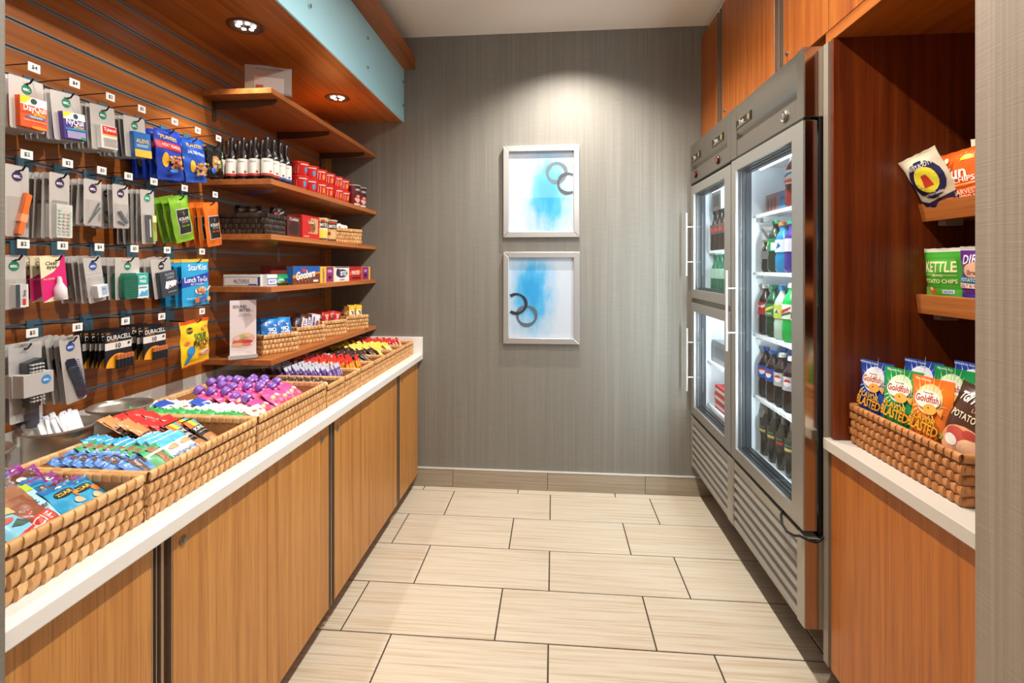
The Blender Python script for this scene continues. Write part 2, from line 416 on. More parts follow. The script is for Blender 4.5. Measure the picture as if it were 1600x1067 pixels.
# canopy over the slatwall: underside panel, frosted glass front, wooden cap
t = thing('wall_canopy', (-1.23, 1.9, 2.388), 'wooden canopy with pale blue glass front above the slatwall', 'canopy')
of = (-1.23, 1.9, 2.388)
part('underside_panel', MB().box(-1.475, -0.992, 0.69, YW - .001, 2.388, 2.41), 'wood_slat', t, off=of)
g = part('glass_panel', MB().box(-0.990, -0.980, 0.69, YW - .002, 2.383, 2.74), 'blueglass', t, off=of); g['label'] = 'pale blue glass front panel'
bev(g, 0.001)
for y in (1.285, 1.895, 2.506, 3.12):
    for z in (2.482, 2.637):
        part('glass_bolt', MB().lathe([(0, 0), (.007, 0), (.009, .003), (.009, .008), (.006, .010), (0, .010)], 12, -0.98, y, z, axis='x'), 'chrome', t, 40, of)
c = part('cap_shelf', MB().box(-1.475, -0.905, 0.69, YW - .001, 2.728, 2.812), 'wood_y', t, off=of); bev(c, .0015)
part('rear_board', MB().box(-1.496, -1.476, 0.69, YW - .001, 2.40, 2.74), 'wood_y', t, off=of)
for i, y in enumerate((1.02, 1.849, 2.678)):
    p = thing('puck_light', (-1.217, y, 2.388), ('round LED puck light in the canopy nearest the camera', 'lit round LED puck light in the canopy above the cold-remedy hooks', 'lit round LED puck light in the canopy nearest the back wall')[i], 'light', 'canopy puck lights')
    part('trim_ring', MB().lathe([(.0, -.0005), (.048, -.0005), (.052, -.004), (.062, -.006), (.068, -.003), (.068, 0)], 32), 'bronze', p, 50)
    for k in range(6):
        a = 2 * math.pi * k / 6 + .3
        part('led', MB().lathe([(0, -.0035), (.008, -.0035), (.009, -.0005)], 10, .028 * math.cos(a), .028 * math.sin(a)), 'led', p)
for (dx, dy) in DOWN:
    p = thing('ceiling_downlight', (dx, dy, CZ), {2.70: 'recessed downlight nearest the back wall', 1.75: 'middle recessed downlight over the aisle', .85: 'recessed downlight nearest the doorway'}[dy], 'light', 'ceiling downlights')
    part('trim_ring', MB().lathe([(.042, -.001), (.06, -.006), (.07, -.004), (.072, 0)], 32), 'frame', p, 50)
    part('lens', MB().lathe([(0, -.002), (.042, -.002)], 24), 'lens', p)

# slatwall: one plank per course, a metal insert in each groove
G = 0.0762; GZ = [2.033 - G * k for k in range(-4, 14)]
sw = thing('slatwall', (-1.475, 1.9, 0.985), 'teak slatwall with metal groove inserts behind the hanging goods', 'slatwall'); of = (-1.475, 1.9, 0.985)
part('backer', MB().box(-1.4965, -1.489, 0.69, 3.064, 0.985, 2.388), 'black', sw, off=of)
zs = [0.985] + sorted(z for z in GZ if z > 0.99) + [2.388]
for i, (a, b) in enumerate(zip(zs, zs[1:])):
    lo = a if i == 0 else a + 0.006; hi = b if i == len(zs) - 2 else b - 0.006
    part('plank', MB().box(-1.489, -1.475, 0.69, 3.064, lo, hi), 'wood_slat', sw, off=of)
for z in zs[1:-1]:
    p = MB()
    p.box(-1.489, -1.4742, .69, 3.064, z - .0062, z - .0030).box(-1.489, -1.4742, .69, 3.064, z + .0036, z + .0062).box(-1.489, -1.481, .69, 3.064, z - .0030, z + .0036)
    part('groove_insert', p, 'groove', sw, off=of)
    for y in (1.25, 2.0, 2.5):
        part('screw', MB().lathe([(0, .002), (.003, .0016), (.0035, 0)], 8, -1.487, y + (z * 37 % 1) * .2, z, axis='x'), 'black', sw, off=of)
part('end_stile', MB().box(-1.496, -1.475, 3.066, YW, 0.985, 2.388), 'wood_v', sw, off=of)

# left base cabinets
def door_box(p, y0, y1, x0, x1, z0, z1, mat, of, lock=None, s=1):
    d = part('door', MB().box(x0, x1, y0 + .0012, y1 - .0012, z0, z1), mat, p, off=of); bev(d, .0008, 1)
    if lock is not None:
        xo = x1 if s > 0 else x0
        part('lock', MB().lathe([(0, .006 * s), (.006, .006 * s), (.0065, .004 * s), (.0095, .0035 * s), (.011, .001 * s), (.011, 0)], 18, xo, lock[0], lock[1], axis='x').box(xo + .006 * s, xo + .0064 * s, lock[0] - .0008, lock[0] + .0008, lock[1] - .0035, lock[1] + .0035), 'steel', d, 40, of)
    return d
def channel(p, y0, y1, xf, z0, z1, of, s=1):
    """finger-pull channel between two doors: dark recess with three aluminium fins"""
    part('pull_recess', MB().box(xf - .024 * s, xf - .012 * s, y0, y1, z0, z1), 'bronze', p, off=of)
    for f, wd in ((.03, .06), (.22, .04), (.50, .13), (.97, .06)):
        y = y0 + (y1 - y0) * f; w_ = (y1 - y0) * wd
        part('pull_fin', MB().box(xf - .020 * s, xf - .001 * s, y - w_ * .5, y + w_ * .5, z0 - .004, z1), 'alu', p, off=of)
LZ0, LZ1 = 0.09, 0.828
cabs = [('A', .70, 1.008, [(.70, 1.008, None)], (1.008, 1.067), 'light teak base cabinet left of all, nearest the doorway'),
        ('B', 1.067, 1.857, [(1.067, 1.445, (1.098, .782)), (1.445, 1.857, (1.80, .777))], (1.857, 1.911), 'two-door light teak base cabinet with two round locks, below the red wrappers'),
        ('C', 1.911, 2.698, [(1.911, 2.284, (1.935, .775)), (2.284, 2.698, None)], (2.698, 2.756), 'two-door light teak base cabinet third from the doorway'),
        ('D', 2.756, 3.125, [(2.756, 3.125, (2.785, .774))], None, 'narrow light teak base cabinet against the back wall')]
for nm, y0, y1, ds, ch, lb in cabs:
    of = (-1.18, (y0 + y1) / 2, 0); c = thing('base_cabinet', of, lb, 'cabinet', 'left base cabinets')
    ye = ch[1] if ch else YW - .003
    part('body', MB().box(-1.47, -.905, y0 + .001, ye - .001, LZ0, LZ1), 'wood_v', c, off=of)
    part('plinth', MB().box(-1.47, -1.02, y0 + .001, ye - .001, 0, LZ0), 'dark', c, off=of)
    for a, b, lk in ds: door_box(c, a, b, -.898, -.88, LZ0, LZ1 - .003, 'wood_v', of, lk)
    if ch: channel(c, ch[0], ch[1], -.88, LZ0, LZ1 - .003, of)
t = thing('worktop', (-1.16, 1.92, .828), 'long white worktop with low upstand along the left wall', 'worktop'); of = (-1.16, 1.92, .828)
bev(part('slab', MB().box(-1.496, -.853, .692, YW - .001, .829, .864), 'white', t, off=of), .003)
bev(part('upstand', MB().box(-1.496, -1.476, .692, YW - .021, .864, .984), 'white', t, off=of), .0015)
bev(part('end_upstand', MB().box(-1.476, -.853, YW - .02, YW - .001, .864, .974), 'white', t, off=of), .0015)

# shelves on the slatwall
SH = [2.178, 1.800, 1.570, 1.350, 1.045]
nm = ['topmost teak shelf, holding only the clear sign stand', 'teak shelf of small wine bottles and red cups', 'teak shelf with the black woven basket', 'teak shelf of candy boxes and mints', 'lowest teak shelf, holding the sign and four tan baskets']
for z, lb in zip(SH, nm):
    of = (-1.32, 2.55, z - .023); s = thing('wall_shelf', of, lb, 'shelf', 'teak shelves at the far end')
    bev(part('board', MB().box(-1.473, -1.168, 1.944, YW - .002, z - .023, z), 'wood_ys', s, off=of), .001)
    for y in (2.02, 2.52, 3.0):
        pf = [(-1.473, z - .0235), (-1.19, z - .0235), (-1.185, z - .032), (-1.195, z - .045), (-1.30, z - .056), (-1.44, z - .06), (-1.473, z - .06)]
        b = MB().prism(pf, y - .0025, y + .0025, 'xz'); b.box(-1.4745, -1.472, y - .012, y + .012, z - .11, z - .02)
        part('bracket', b, 'clear' if z < 2 else 'bronze', s, off=of)

# pictures on the back wall
def picture(z0, z1, lb, rings, g1, flip):
    x0, x1 = -.3215, .164; t = thing('framed_picture', (-.079, YW, z0), lb, 'picture', 'pictures on the back wall'); of = (-.079, YW, z0)
    F = .037; yb, yf = YW - .001, YW - .034
    for q in (0, 1, 2, 3):
        pts = {0: [(x0, z0), (x1, z0), (x1 - F, z0 + F), (x0 + F, z0 + F)], 1: [(x1, z0), (x1, z1), (x1 - F, z1 - F), (x1 - F, z0 + F)],
               2: [(x1, z1), (x0, z1), (x0 + F, z1 - F), (x1 - F, z1 - F)], 3: [(x0, z1), (x0, z0), (x0 + F, z0 + F), (x0 + F, z1 - F)]}[q]
        bev(part('frame_side', MB().prism(pts, yb, yf, 'xz'), 'silverf', t, off=of), .003)
    part('backing_board', MB().box(x0 + F - .002, x1 - F + .002, yb - .008, yb, z0 + F - .002, z1 - F + .002), 'art%d' % flip, t, off=of)
    cl = lambda x: min(max(x, x0 + F), x1 - F)
    for j, (cx, cz, r, wd, cc) in enumerate(rings):
        m = MB(); n = 48; yy = yb - .010 - .0015 * j
        for k in range(n):
            a0, a1 = 2 * math.pi * k / n, 2 * math.pi * (k + 1) / n
            f = lambda a: wd * (1 + .25 * math.sin(3 * a + j) + .12 * math.sin(17 * a + 2 * j))
            pp = []
            for a, s_ in ((a0, -1), (a1, -1), (a1, 1), (a0, 1)):
                rr = r + s_ * f(a) / 2; pp.append((cx + rr * math.cos(a), cz + rr * math.sin(a)))
            if all(x0 + F < p[0] < x1 - F for p in pp): m.quad([(p[0], yy, p[1]) for p in pp], lin(cc))
        part('painted_ring', m, 'paper', t, off=of)
    part('glazing', MB().quad([(x0 + F, yb - .017, z0 + F), (x1 - F, yb - .017, z0 + F), (x1 - F, yb - .017, z1 - F), (x0 + F, yb - .017, z1 - F)]), 'glass', t, off=of)
def artmat(i, cx, cz, sx, sz):
    q = NT('watercolour_%s' % ('wash', 'pool')[i]); tc = q.n('ShaderNodeTexCoord'); mp = q.n('ShaderNodeMapping', vector_type='TEXTURE'); q.l(tc.outputs['Object'], mp.inputs[0])
    mp.inputs['Location'].default_value = (cx, 0, cz); mp.inputs['Scale'].default_value = (sx, 10, sz)
    ns = q.n('ShaderNodeTexNoise', _Scale=3.2, _Detail=3.0); q.l(mp.outputs[0], ns.inputs['Vector'])
    ln = q.n('ShaderNodeVectorMath', operation='LENGTH'); q.l(mp.outputs[0], ln.inputs[0])
    ad = q.n('ShaderNodeMath', operation='MULTIPLY_ADD'); ad.inputs[1].default_value = 0.75; q.l(ns.outputs[0], ad.inputs[0]); q.l(ln.outputs['Value'], ad.inputs[2])
    c = ramp(q, ad.outputs[0], [(0.55, '#1f96d2'), (0.85, '#4aa8d8'), (1.15, '#a3bfd8'), (1.45, '#c6cad4')])
    for nd in q.t.nodes:
        if nd.type == 'VALTORGB':
            pass
    mr = q.n('ShaderNodeMapRange'); mr.inputs['From Min'].default_value = 0.3; mr.inputs['From Max'].default_value = 1.7
    q.l(ad.outputs[0], mr.inputs[0]); rp = q.t.nodes['Color Ramp']; q.l(mr.outputs[0], rp.inputs[0])
    e = rp.color_ramp.elements
    for el, p in zip(e, (.2, .38, .58, .85)): el.position = p
    q.l(c, q.b.inputs['Base Color']); q.b.inputs['Roughness'].default_value = .6
    return q.m
M['art0'] = artmat(0, .045, .29, .17, .33); M['art1'] = artmat(1, -.06, .33, .17, .33)
GR, BK = '#55606a', '#1d1b20'
picture(1.6205, 2.206, 'upper square framed blue abstract with two dark rings at its right edge', [(.020, 2.035, .060, .020, GR), (.092, 1.965, .062, .017, BK)], 0, 0)
picture(.942, 1.5285, 'lower square framed blue abstract with two dark rings at its left edge', [(-.172, 1.118, .060, .020, GR), (-.238, 1.195, .062, .017, BK)], 0, 1)
# ---------------------------------------------------------------- right side: upper cabinets, niche, lower cabinet
UZ0, UZ1, UX = 2.226, 2.868, 0.92
ucabs = [(2.855, 3.152, [(2.855, 3.152, None)], (2.775, 2.855), 'narrow upper cabinet against the back wall, above the far cooler'),
         (2.135, 2.775, [(2.135, 2.447, None), (2.447, 2.775, (2.735, 2.279))], (2.054, 2.135), 'two-door upper cabinet above the seam of the two coolers'),
         (1.734, 2.054, [(1.734, 2.054, (2.022, 2.277))], None, 'single-door upper cabinet with a lock above the near cooler'),
         (0.70, 1.732, [(0.70, 1.21, None), (1.21, 1.732, None)], None, 'upper cabinet over the chip niche')]
for y0, y1, ds, ch, lb in ucabs:
    ya = ch[0] if ch else y0
    of = (1.25, (ya + y1) / 2, UZ0); c = thing('upper_cabinet', of, lb, 'cabinet', 'right upper cabinets')
    part('body', MB().box(.944, 1.598, ya + .001, y1 - .001, UZ0, UZ1 - .002), 'wood_vr', c, off=of)
    for a, b, lk in ds: door_box(c, a, b, UX, .938, UZ0, UZ1 - .002, 'wood_vr', of, lk, -1)
    if ch: channel(c, ch[0], ch[1], UX, UZ0, UZ1 - .002, of, -1)
M['wood_vry'] = M['wood_y']
of = (1.25, 1.2, .866); n = thing('snack_niche', of, 'open teak niche of chip shelves to the right of the coolers', 'niche')
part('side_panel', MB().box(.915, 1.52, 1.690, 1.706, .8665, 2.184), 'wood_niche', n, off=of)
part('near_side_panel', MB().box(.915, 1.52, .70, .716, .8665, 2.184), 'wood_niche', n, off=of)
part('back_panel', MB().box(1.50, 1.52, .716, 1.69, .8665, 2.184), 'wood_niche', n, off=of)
bev(part('header', MB().box(.92, 1.52, .70, 1.747, 2.1845, 2.2235), 'wood_vry', n, off=of), .001)
fp = part('filler_post', MB().box(.912, .93, 1.7175, 1.746, .10, 2.184), 'board2', n, off=of); fp['label'] = 'grey filler post'
M_ = MB()
for k in range(14):
    M_.lathe([(0, -.0005), (.0025, -.0005)], 8, 1.27, 1.6899, 1.93 - .032 * k * 1.0, axis='y')
part('shelf_pin_holes', M_, 'dark', n, off=of)
of = (1.2, 1.2, .10); c = thing('base_cabinet', of, 'teak base cabinet under the chip niche, right of the coolers', 'cabinet')
part('body', MB().box(.934, 1.52, .70, 1.705, .10, .828), 'wood_vr', c, off=of)
part('plinth', MB().box(1.02, 1.52, .70, 1.70, 0, .10), 'dark', c, off=of)
part('panel', MB().box(.915, .933, .70, 1.705,   .10, .828), 'wood_right', c, off=of)
of = (1.2, 1.2, .829); t = thing('worktop', of, 'short pale bone worktop under the chip basket', 'worktop')
bev(part('slab', MB().box(.895, 1.52, .70, 1.716, .829, .8655), 'bone', t, off=of), .002)
for zt, zb, xt, xb, lb in ((1.634, 1.578, 1.172, 1.186, 'upper chip shelf with a slanted teak lip'), (1.344, 1.284, 1.166, 1.172, 'lower chip shelf with a slanted teak lip')):
    of = (1.3, 1.2, zb); s = thing('display_shelf', of, lb, 'shelf', 'slanted chip shelves')
    bev(part('front_lip', MB().prism([(xt, zt), (xt + .016, zt + .002), (xb + .016, zb), (xb, zb)], .72, 1.688, 'xz'), 'wood_ys', s, off=of), .001)
    part('board', MB().box(xb + .014, 1.498, .72, 1.688, zb + .004, zb + .02), 'wood_y', s, off=of)
    part('bracket', MB().box(xb + .02, xb + .07, 1.62, 1.65, zb - .016, zb + .004), 'frame', s, off=of)

# ---------------------------------------------------------------- the two coolers
def cooler(y0, y1, lb, doors, logos, dials, shelves, lid):
    ym = (y0 + y1) / 2; of = (1.2, ym, .20); f = thing('glass_door_cooler', of, lb, 'refrigerator', 'steel glass-door coolers')
    P = lambda n, mb, mt, sm=None, par=f: part(n, mb, mt, par, sm, of)
    X0, XB = .875, 1.56; zt, zb = 2.183, .20
    iz0, iz1, iy0, iy1, ix0, ix1 = .552, 1.905, y0 + .035, y1 - .018, .925, 1.46
    # carcass with a white lined interior
    m = MB(); m.box(.90, XB, y0 + .004, iy0, .51, zt); m.box(.90, XB, iy1, y1 - .004, .51, zt)
    m.box(ix1, XB, y0 + .005, y1 - .005, .51, zt); m.box(.90, XB, y0 + .005, y1 - .005, iz1, zt - .002); m.box(.90, XB, y0 + .005, y1 - .005, .51, iz0)
    P('carcass', m, 'black')
    m = MB(); e = .0015
    m.quad([(ix0 - .02, iy1 - e, iz0), (ix1, iy1 - e, iz0), (ix1, iy1 - e, iz1), (ix0 - .02, iy1 - e, iz1)])
    m.quad([(ix0 - .02, iy0 + e, iz0), (ix1, iy0 + e, iz0), (ix1, iy0 + e, iz1), (ix0 - .02, iy0 + e, iz1)])
    m.quad([(ix1 - e, iy0, iz0), (ix1 - e, iy1, iz0), (ix1 - e, iy1, iz1), (ix1 - e, iy0, iz1)])
    m.quad([(ix0, iy0, iz0 + e), (ix1, iy0, iz0 + e), (ix1, iy1, iz0 + e), (ix0, iy1, iz0 + e)])
    m.quad([(ix0, iy0, iz1 - e), (ix1, iy0, iz1 - e), (ix1, iy1, iz1 - e), (ix0, iy1, iz1 - e)])
    P('liner', m, 'liner')
    # stainless head section with a finger recess
    m = MB(); ya, yb = y0 + .048, y1 - .072 if lid else y1 - .02
    m.box(.85, 1.56, y0, ya, 1.944, zt); m.box(.85, .92, yb, y1, 1.944, zt); m.box(.872, 1.56, ya, y1 - .002, 1.944, zt)
    P('head_frame', m, 'steel')
    m = MB().prism([(.852, 2.181), (.852, 2.055), (.862, 2.040), (.871, 2.030), (.873, 2.0), (.873, 2.181)], ya + .001, yb - .001, 'xz')
    P('upper_fascia', m, 'steel', 40)
    P('lower_fascia', MB().box(.853, .874, ya + .001, yb - .001, 1.946, 2.022), 'steel_d')
    P('seam', MB().box(.851, .874, y0 + .004, y1 - .004, 1.9365, 1.944), 'dark')
    for yl in logos:
        b = P('maker_badge', MB().box(.848, .852, yl - .085, yl + .085, 2.072, 2.112), 'dark')
        s = lambda x, y, h: (.848 - h, yl - x, 2.092 + y)
        m = printed([('r', -.081, -.0185, .081, -.0172, '#9a8a60'), ('r', -.081, .0172, .081, .0185, '#9a8a60'), ('r', .050, -.012, .074, .012, '#8a7440'), ('t', 'True', -.018, .002, .020, '#cfc8b8'), ('r', -.06, -.0135, .03, -.0125, '#cfc8b8')], s)
        obj('badge_lettering', part('x', m, 'print', None, off=of).data, b); bpy.data.objects.remove(bpy.data.objects['x'])
    for yd, red in dials:
        d = P('thermometer', MB().lathe([(0, -.006), (.015, -.006), (.019, -.009), (.022, -.006), (.022, 0)], 24, .853, yd, 1.988, axis='x'), 'black' if red else 'steel_d', 40)
        if red:
            q = MB().lathe([(0, -.0095), (.011, -.0095)], 16, .853, yd, 1.988, axis='x'); q.c = [lin('#c41d22')] * len(q.c); P('dial_face', q, 'print', par=d)
        else:
            q = MB().lathe([(0, -.0095), (.015, -.0095)], 16, .853, yd, 1.988, axis='x'); q.c = [lin('#5a5552')] * len(q.c)
            q.box(.8425, .843, yd - .001, yd + .001, 1.988, 2.0, lin('#dddddd')); P('dial_face', q, 'print', par=d)
    # doors
    for dz0, dz1, handle, gy0, gy1 in doors:
        d0, d1 = y0 + .006, y1 - .006; gz0, gz1 = dz0 + .052, dz1 - .052
        d = P('door', MB().box(.85, .892, d0, gy0, dz0, dz1).box(.85, .892, gy1, d1, dz0, dz1).box(.85, .892, gy0, gy1, dz0, gz0).box(.85, .892, gy0, gy1, gz1, dz1), 'frame'); bev(d, .0012)
        Q = lambda n, mb, mt, sm=None: part(n, mb, mt, d, sm, of)
        Q('door_edge', MB().box(.856, .895, d0 - .0022, d0 - .0002, dz0 + .002, dz1 - .002), 'mirror')
        m = MB()
        for k, (xa, xb, c_) in enumerate(((.862, .874, 0), (.878, .890, 0), (.894, .918, 0))):
            w_ = .004 + .004 * k
            m.box(xa, xb, gy0, gy0 + w_, gz0, gz1).box(xa, xb, gy1 - w_, gy1, gz0, gz1).box(xa, xb, gy0, gy1, gz0, gz0 + w_).box(xa, xb, gy0, gy1, gz1 - w_, gz1)
        Q('gasket', m, 'gasket')
        Q('glass', MB().quad([(.859, gy0, gz0), (.859, gy1, gz0), (.859, gy1, gz1), (.859, gy0, gz1)]), 'glass')
        hy, hz0, hz1 = handle
        h = Q('handle', MB().tube([(.812, hy, hz0), (.812, hy, hz1)], .0065, 12).tube([(.812, hy, hz0 + .085), (.85, hy, hz0 + .085)], .004, 8).tube([(.812, hy, hz1 - .085), (.85, hy, hz1 - .085)], .004, 8), 'satin', 40)
    if len(doors) > 1: P('mullion', MB().box(.868, .93, y0 + .01, y1 - .01, 1.196, 1.262), 'steel_d')
    P('light_tube', MB().tube([(.94, iy0 + .022, iz0 + .05), (.94, iy0 + .022, iz1 - .05)], .009, 8).tube([(.96, iy0 + .05, iz1 - .015), (.96, iy1 - .05, iz1 - .015)], .009, 8), 'tube')
    # louvred machine cover
    m = MB().box(.852, 1.50, y0, y0 + .05, zb, .508).box(.852, .90, y1 - .02, y1 - .001, zb, .508).box(.856, .90, y0 + .05, y1 - .02, .47, .505).box(.856, .90, y0 + .05, y1 - .02, zb, .215)
    m.box(1.50, 1.55, y0 + .003, y1 - .003, zb, .508)
    P('grille_frame', m, 'grille')
    P('side_plate', MB().box(.853, 1.5, y0 - .0018, y0 - .0002, 1.946, zt - .001), 'mirror'); P('side_plate', MB().box(.855, 1.5, y0 - .0018, y0 - .0002, zb + .001, .507), 'mirror')
    P('grille_back', MB().box(.896, .90, y0 + .05, y1 - .02, .21, .49), 'steel_d')
    for k in range(6):
        z = .472 - k * .044
        P('louver', MB().prism([(.853, z - .036), (.856, z - .040), (.884, z - .004), (.880, z)], y0 + .0505, y1 - .0205, 'xz'), 'grille')
    for yy in (y0 + .10, y1 - .10):
        c = P('caster', MB().lathe([(0, -.012), (.036, -.012), (.038, -.008), (.038, .008), (.036, .012), (0, .012)], 20, 1.06, yy, .038, axis='y'), 'dark', 40)
        part('fork', MB().box(1.045, 1.075, yy - .022, yy + .022, .085, .20).box(1.05, 1.07, yy - .02, yy - .015, .03, .09).box(1.05, 1.07, yy + .015, yy + .02, .03, .09), 'steel_d', c, None, of)
    for yy in (y0 + .10, y1 - .10):
        P('caster', MB().lathe([(0, -.012), (.036, -.012), (.038, -.008), (.038, .008), (.036, .012), (0, .012)], 20, 1.48, yy, .038, axis='y').box(1.46, 1.50, yy - .02, yy + .02, .07, .20), 'dark', 40)
    for z in shelves:
        m = MB(); yA, yB = iy0 + .012, iy1 - .012
        m.box(.945, .951, yA, yB, z - .014, z - .001); m.box(1.44, 1.446, yA, yB, z - .010, z - .001); m.box(.945, 1.446, yA, yA + .005, z - .01, z - .001); m.box(.945, 1.446, yB - .005, yB, z - .01, z - .001)
        n_ = int((yB - yA) / .0135)
        for i in range(n_ + 1):
            y = yA + (yB - yA) * i / n_; m.box(.943, 1.446, y - .0014, y + .0014, z - .003, z)
            m.box(.9425, .945, y - .0016, y + .0016, z - .015, z)
        for x in (1.05, 1.18, 1.31): m.box(x, x + .004, yA, yB, z - .007, z - .003)
        P('wire_shelf', m, 'wire')
        m = MB(); m.box(.96, .99, iy1 - .006, iy1 - .0016, z - .03, z - .012); P('shelf_clip', m, 'frame')
    return f
NZ = [1.676, 1.408, 1.119, .829, .566]
cooler(1.749, 2.438, 'near steel cooler with one tall glass door full of drink bottles', [(.530, 1.935, (2.385, 1.038, 1.417), 1.836, 2.378)], [2.283], [(1.888, 0)], NZ, True)
cooler(2.440, 3.130, 'far steel cooler with two half-height glass doors beside the back wall', [(1.243, 1.928, (3.082, 1.377, 1.762), 2.53, 3.072), (.530, 1.213, (3.075, .674, 1.057), 2.53, 3.062)], [2.63, 3.02], [(2.627, 1), (3.024, 1)], [1.530, 1.27, .86, .60], False)
for y, pw in ((1.80, 24), (2.49, 11)):
    lamp('AREA', 'cooler_light', (.955, y + .02, 1.23), pw, (.82, .93, 1.0), (1.05, y + .40, 1.23), shape='RECTANGLE', size=.02, size_y=1.25)
pts = [(.848, 1.79 + .0 * k, .5) for k in range(0)]
pts = [(.865, 1.93, .518), (.842, 1.90, .512), (.828, 1.86, .500), (.826, 1.82, .492), (.836, 1.785, .497), (.846, 1.765, .507), (.842, 1.748, .514), (.862, 1.742, .506), (.885, 1.742, .500), (.90, 1.744, .505), (.91, 1.742, .52)]
o = obj('power_cord', MB().tube(pts, .0045, 8, lin('#0a0a0a')).mesh('power_cord', 'paper', 60)); tag(o, 'black cord looped at the foot of the near cooler door', 'cord')
# ---------------------------------------------------------------- package builders
def pillow(W, L, T, base, bands=(), seal=.010, nu=8, nv=14, mat='film', wr=.0012, seed=0, back=None, taper=0.0, teeth=True, bulge=2.4, sealcol=None):
    """sealed film pouch: pillow body between two crimped ends; bands = (y0, y1, colour) in fractions from the bottom"""
    rr = random.Random(seed); ph = [rr.uniform(0, 6.28) for _ in range(4)]
    s = seal / L
    def half(u, v):
        a = 1 - abs(2 * u - 1) ** bulge
        if v < s or v > 1 - s: e = 0
        else:
            q = (v - s) / (1 - 2 * s); e = min(1, max(0, 4 * q * (1 - q)) ** .5) * (1 - taper * q)
        return T / 2 * a * e + .0006
    def wv(u, v):
        return wr * math.sin(u * 9 + ph[0] + 4 * v) * math.sin(v * 13 + ph[1]) + wr * .7 * math.sin(u * 23 + ph[2]) * (abs(2 * v - 1) ** 3)
    def S(x, y, h=0):
        u = min(max(x / W + .5, 0), 1); v = min(max(y / L, 0), 1)
        return (x, y, half(u, v) + wv(u, v) + h)
    bc = lin(base)
    def cf(u, v):
        if sealcol is not None and (v < s or v > 1 - s): return lin(sealcol)
        for a, b, c in bands:
            if a <= v < b: return lin(c)
        return bc
    vs = [0, s * .5, s] + [s + (1 - 2 * s) * i / nv for i in range(1, nv)] + [1 - s, 1 - s * .5, 1]
    m = MB()
    for sg in (1, -1):
        b = len(m.v)
        for v in vs:
            for i in range(nu + 1):
                u = i / nu; x = (u - .5) * W
                z = half(u, v) * sg + wv(u, v); yy = v * L
                if teeth and v in (0, 1) and i % 2: yy += (-1 if v == 0 else 1) * -.0016
                m.v.append((x, yy, z))
        for j in range(len(vs) - 1):
            for i in range(nu):
                a = b + j * (nu + 1) + i; q = (a, a + 1, a + nu + 2, a + nu + 1)
                m.f.append(q if sg > 0 else q[::-1]); m.m.append(0)
                c = cf((i + .5) / nu, (vs[j] + vs[j + 1]) / 2)
                m.c.append(c if sg > 0 or back is None else lin(back))
    return m.mesh('wrapper', mat, 50, recalc=False), S
def printmesh(ops, S, nm='printed_front', mat='print', lift=.0006, step=.02): return printed(ops, S, lift, step).mesh(nm, mat, None, recalc=False)
def pk(name, W, L, T, base, ops, **kw):
    me, S = pillow(W, L, T, base, **kw)
    return kind(name, me, [('printed_front', printmesh(ops, S, lift=.0010 if W > .05 else .0006, step=.010))] if ops else [])
def boxk(name, W, H, D, base, ops, side=None, sops=None, mat='paper'):
    """carton: x width, y height from its base, front face at z = 0, body behind it"""
    m = MB().box(-W / 2, W / 2, 0, H, -D, 0, lin(base)); me = m.mesh('carton', mat)
    ps = [('printed_front', printmesh(ops, flat()))]
    if sops: ps.append(('printed_side', printmesh(sops, lambda x, y, h: (-W / 2 - h, y, -D / 2 + x))))
    return kind(name, me, ps)

# ---- peg hooks and price tags
def tagmesh(txt):
    m = printed([('t', txt, 0, 0, .010, '#222222')], lambda x, y, h: (h, x, y)); return m.mesh('price', 'print')
_hm = {}
HX = -1.475
def hook(row, y, zg, price, lb):
    """zg: height of the groove it hangs in; price tag wire above, card prong below"""
    o = thing('peg_hook', (HX, y, zg), lb, 'hook', 'metal peg hooks on the slatwall')
    if 'b' not in _hm:
        _hm['b'] = MB().box(-.006, .003, -.022, .022, -.052, .012).mesh('backplate', 'hookblue')
        _hm['u'] = MB().tube([(.002, 0, -.004), (.06, 0, .002), (.125, 0, .004), (.134, 0, -.002)], .0016, 6).mesh('tag_wire', 'black')
        _hm['l'] = MB().tube([(.002, 0, -.046), (.10, 0, -.050), (.122, 0, -.048), (.132, 0, -.036)], .0024, 6).mesh('prong', 'black')
        _hm['t'] = bev_mesh(MB().box(.1335, .135, -.0145, .0145, -.019, .003), 'paper')
    obj('backplate', _hm['b'], o); obj('tag_wire', _hm['u'], o); obj('prong', _hm['l'], o)
    t = obj('price_tag', _hm['t'], o)
    if price not in _hm: _hm[price] = tagmesh(price)
    obj('price', _hm[price], t, (.1352, 0, -.008))
    return o
def bev_mesh(mb, mat): 
    mb.c = [lin('#eceae6')] * len(mb.c); return mb.mesh('price_tag', mat)

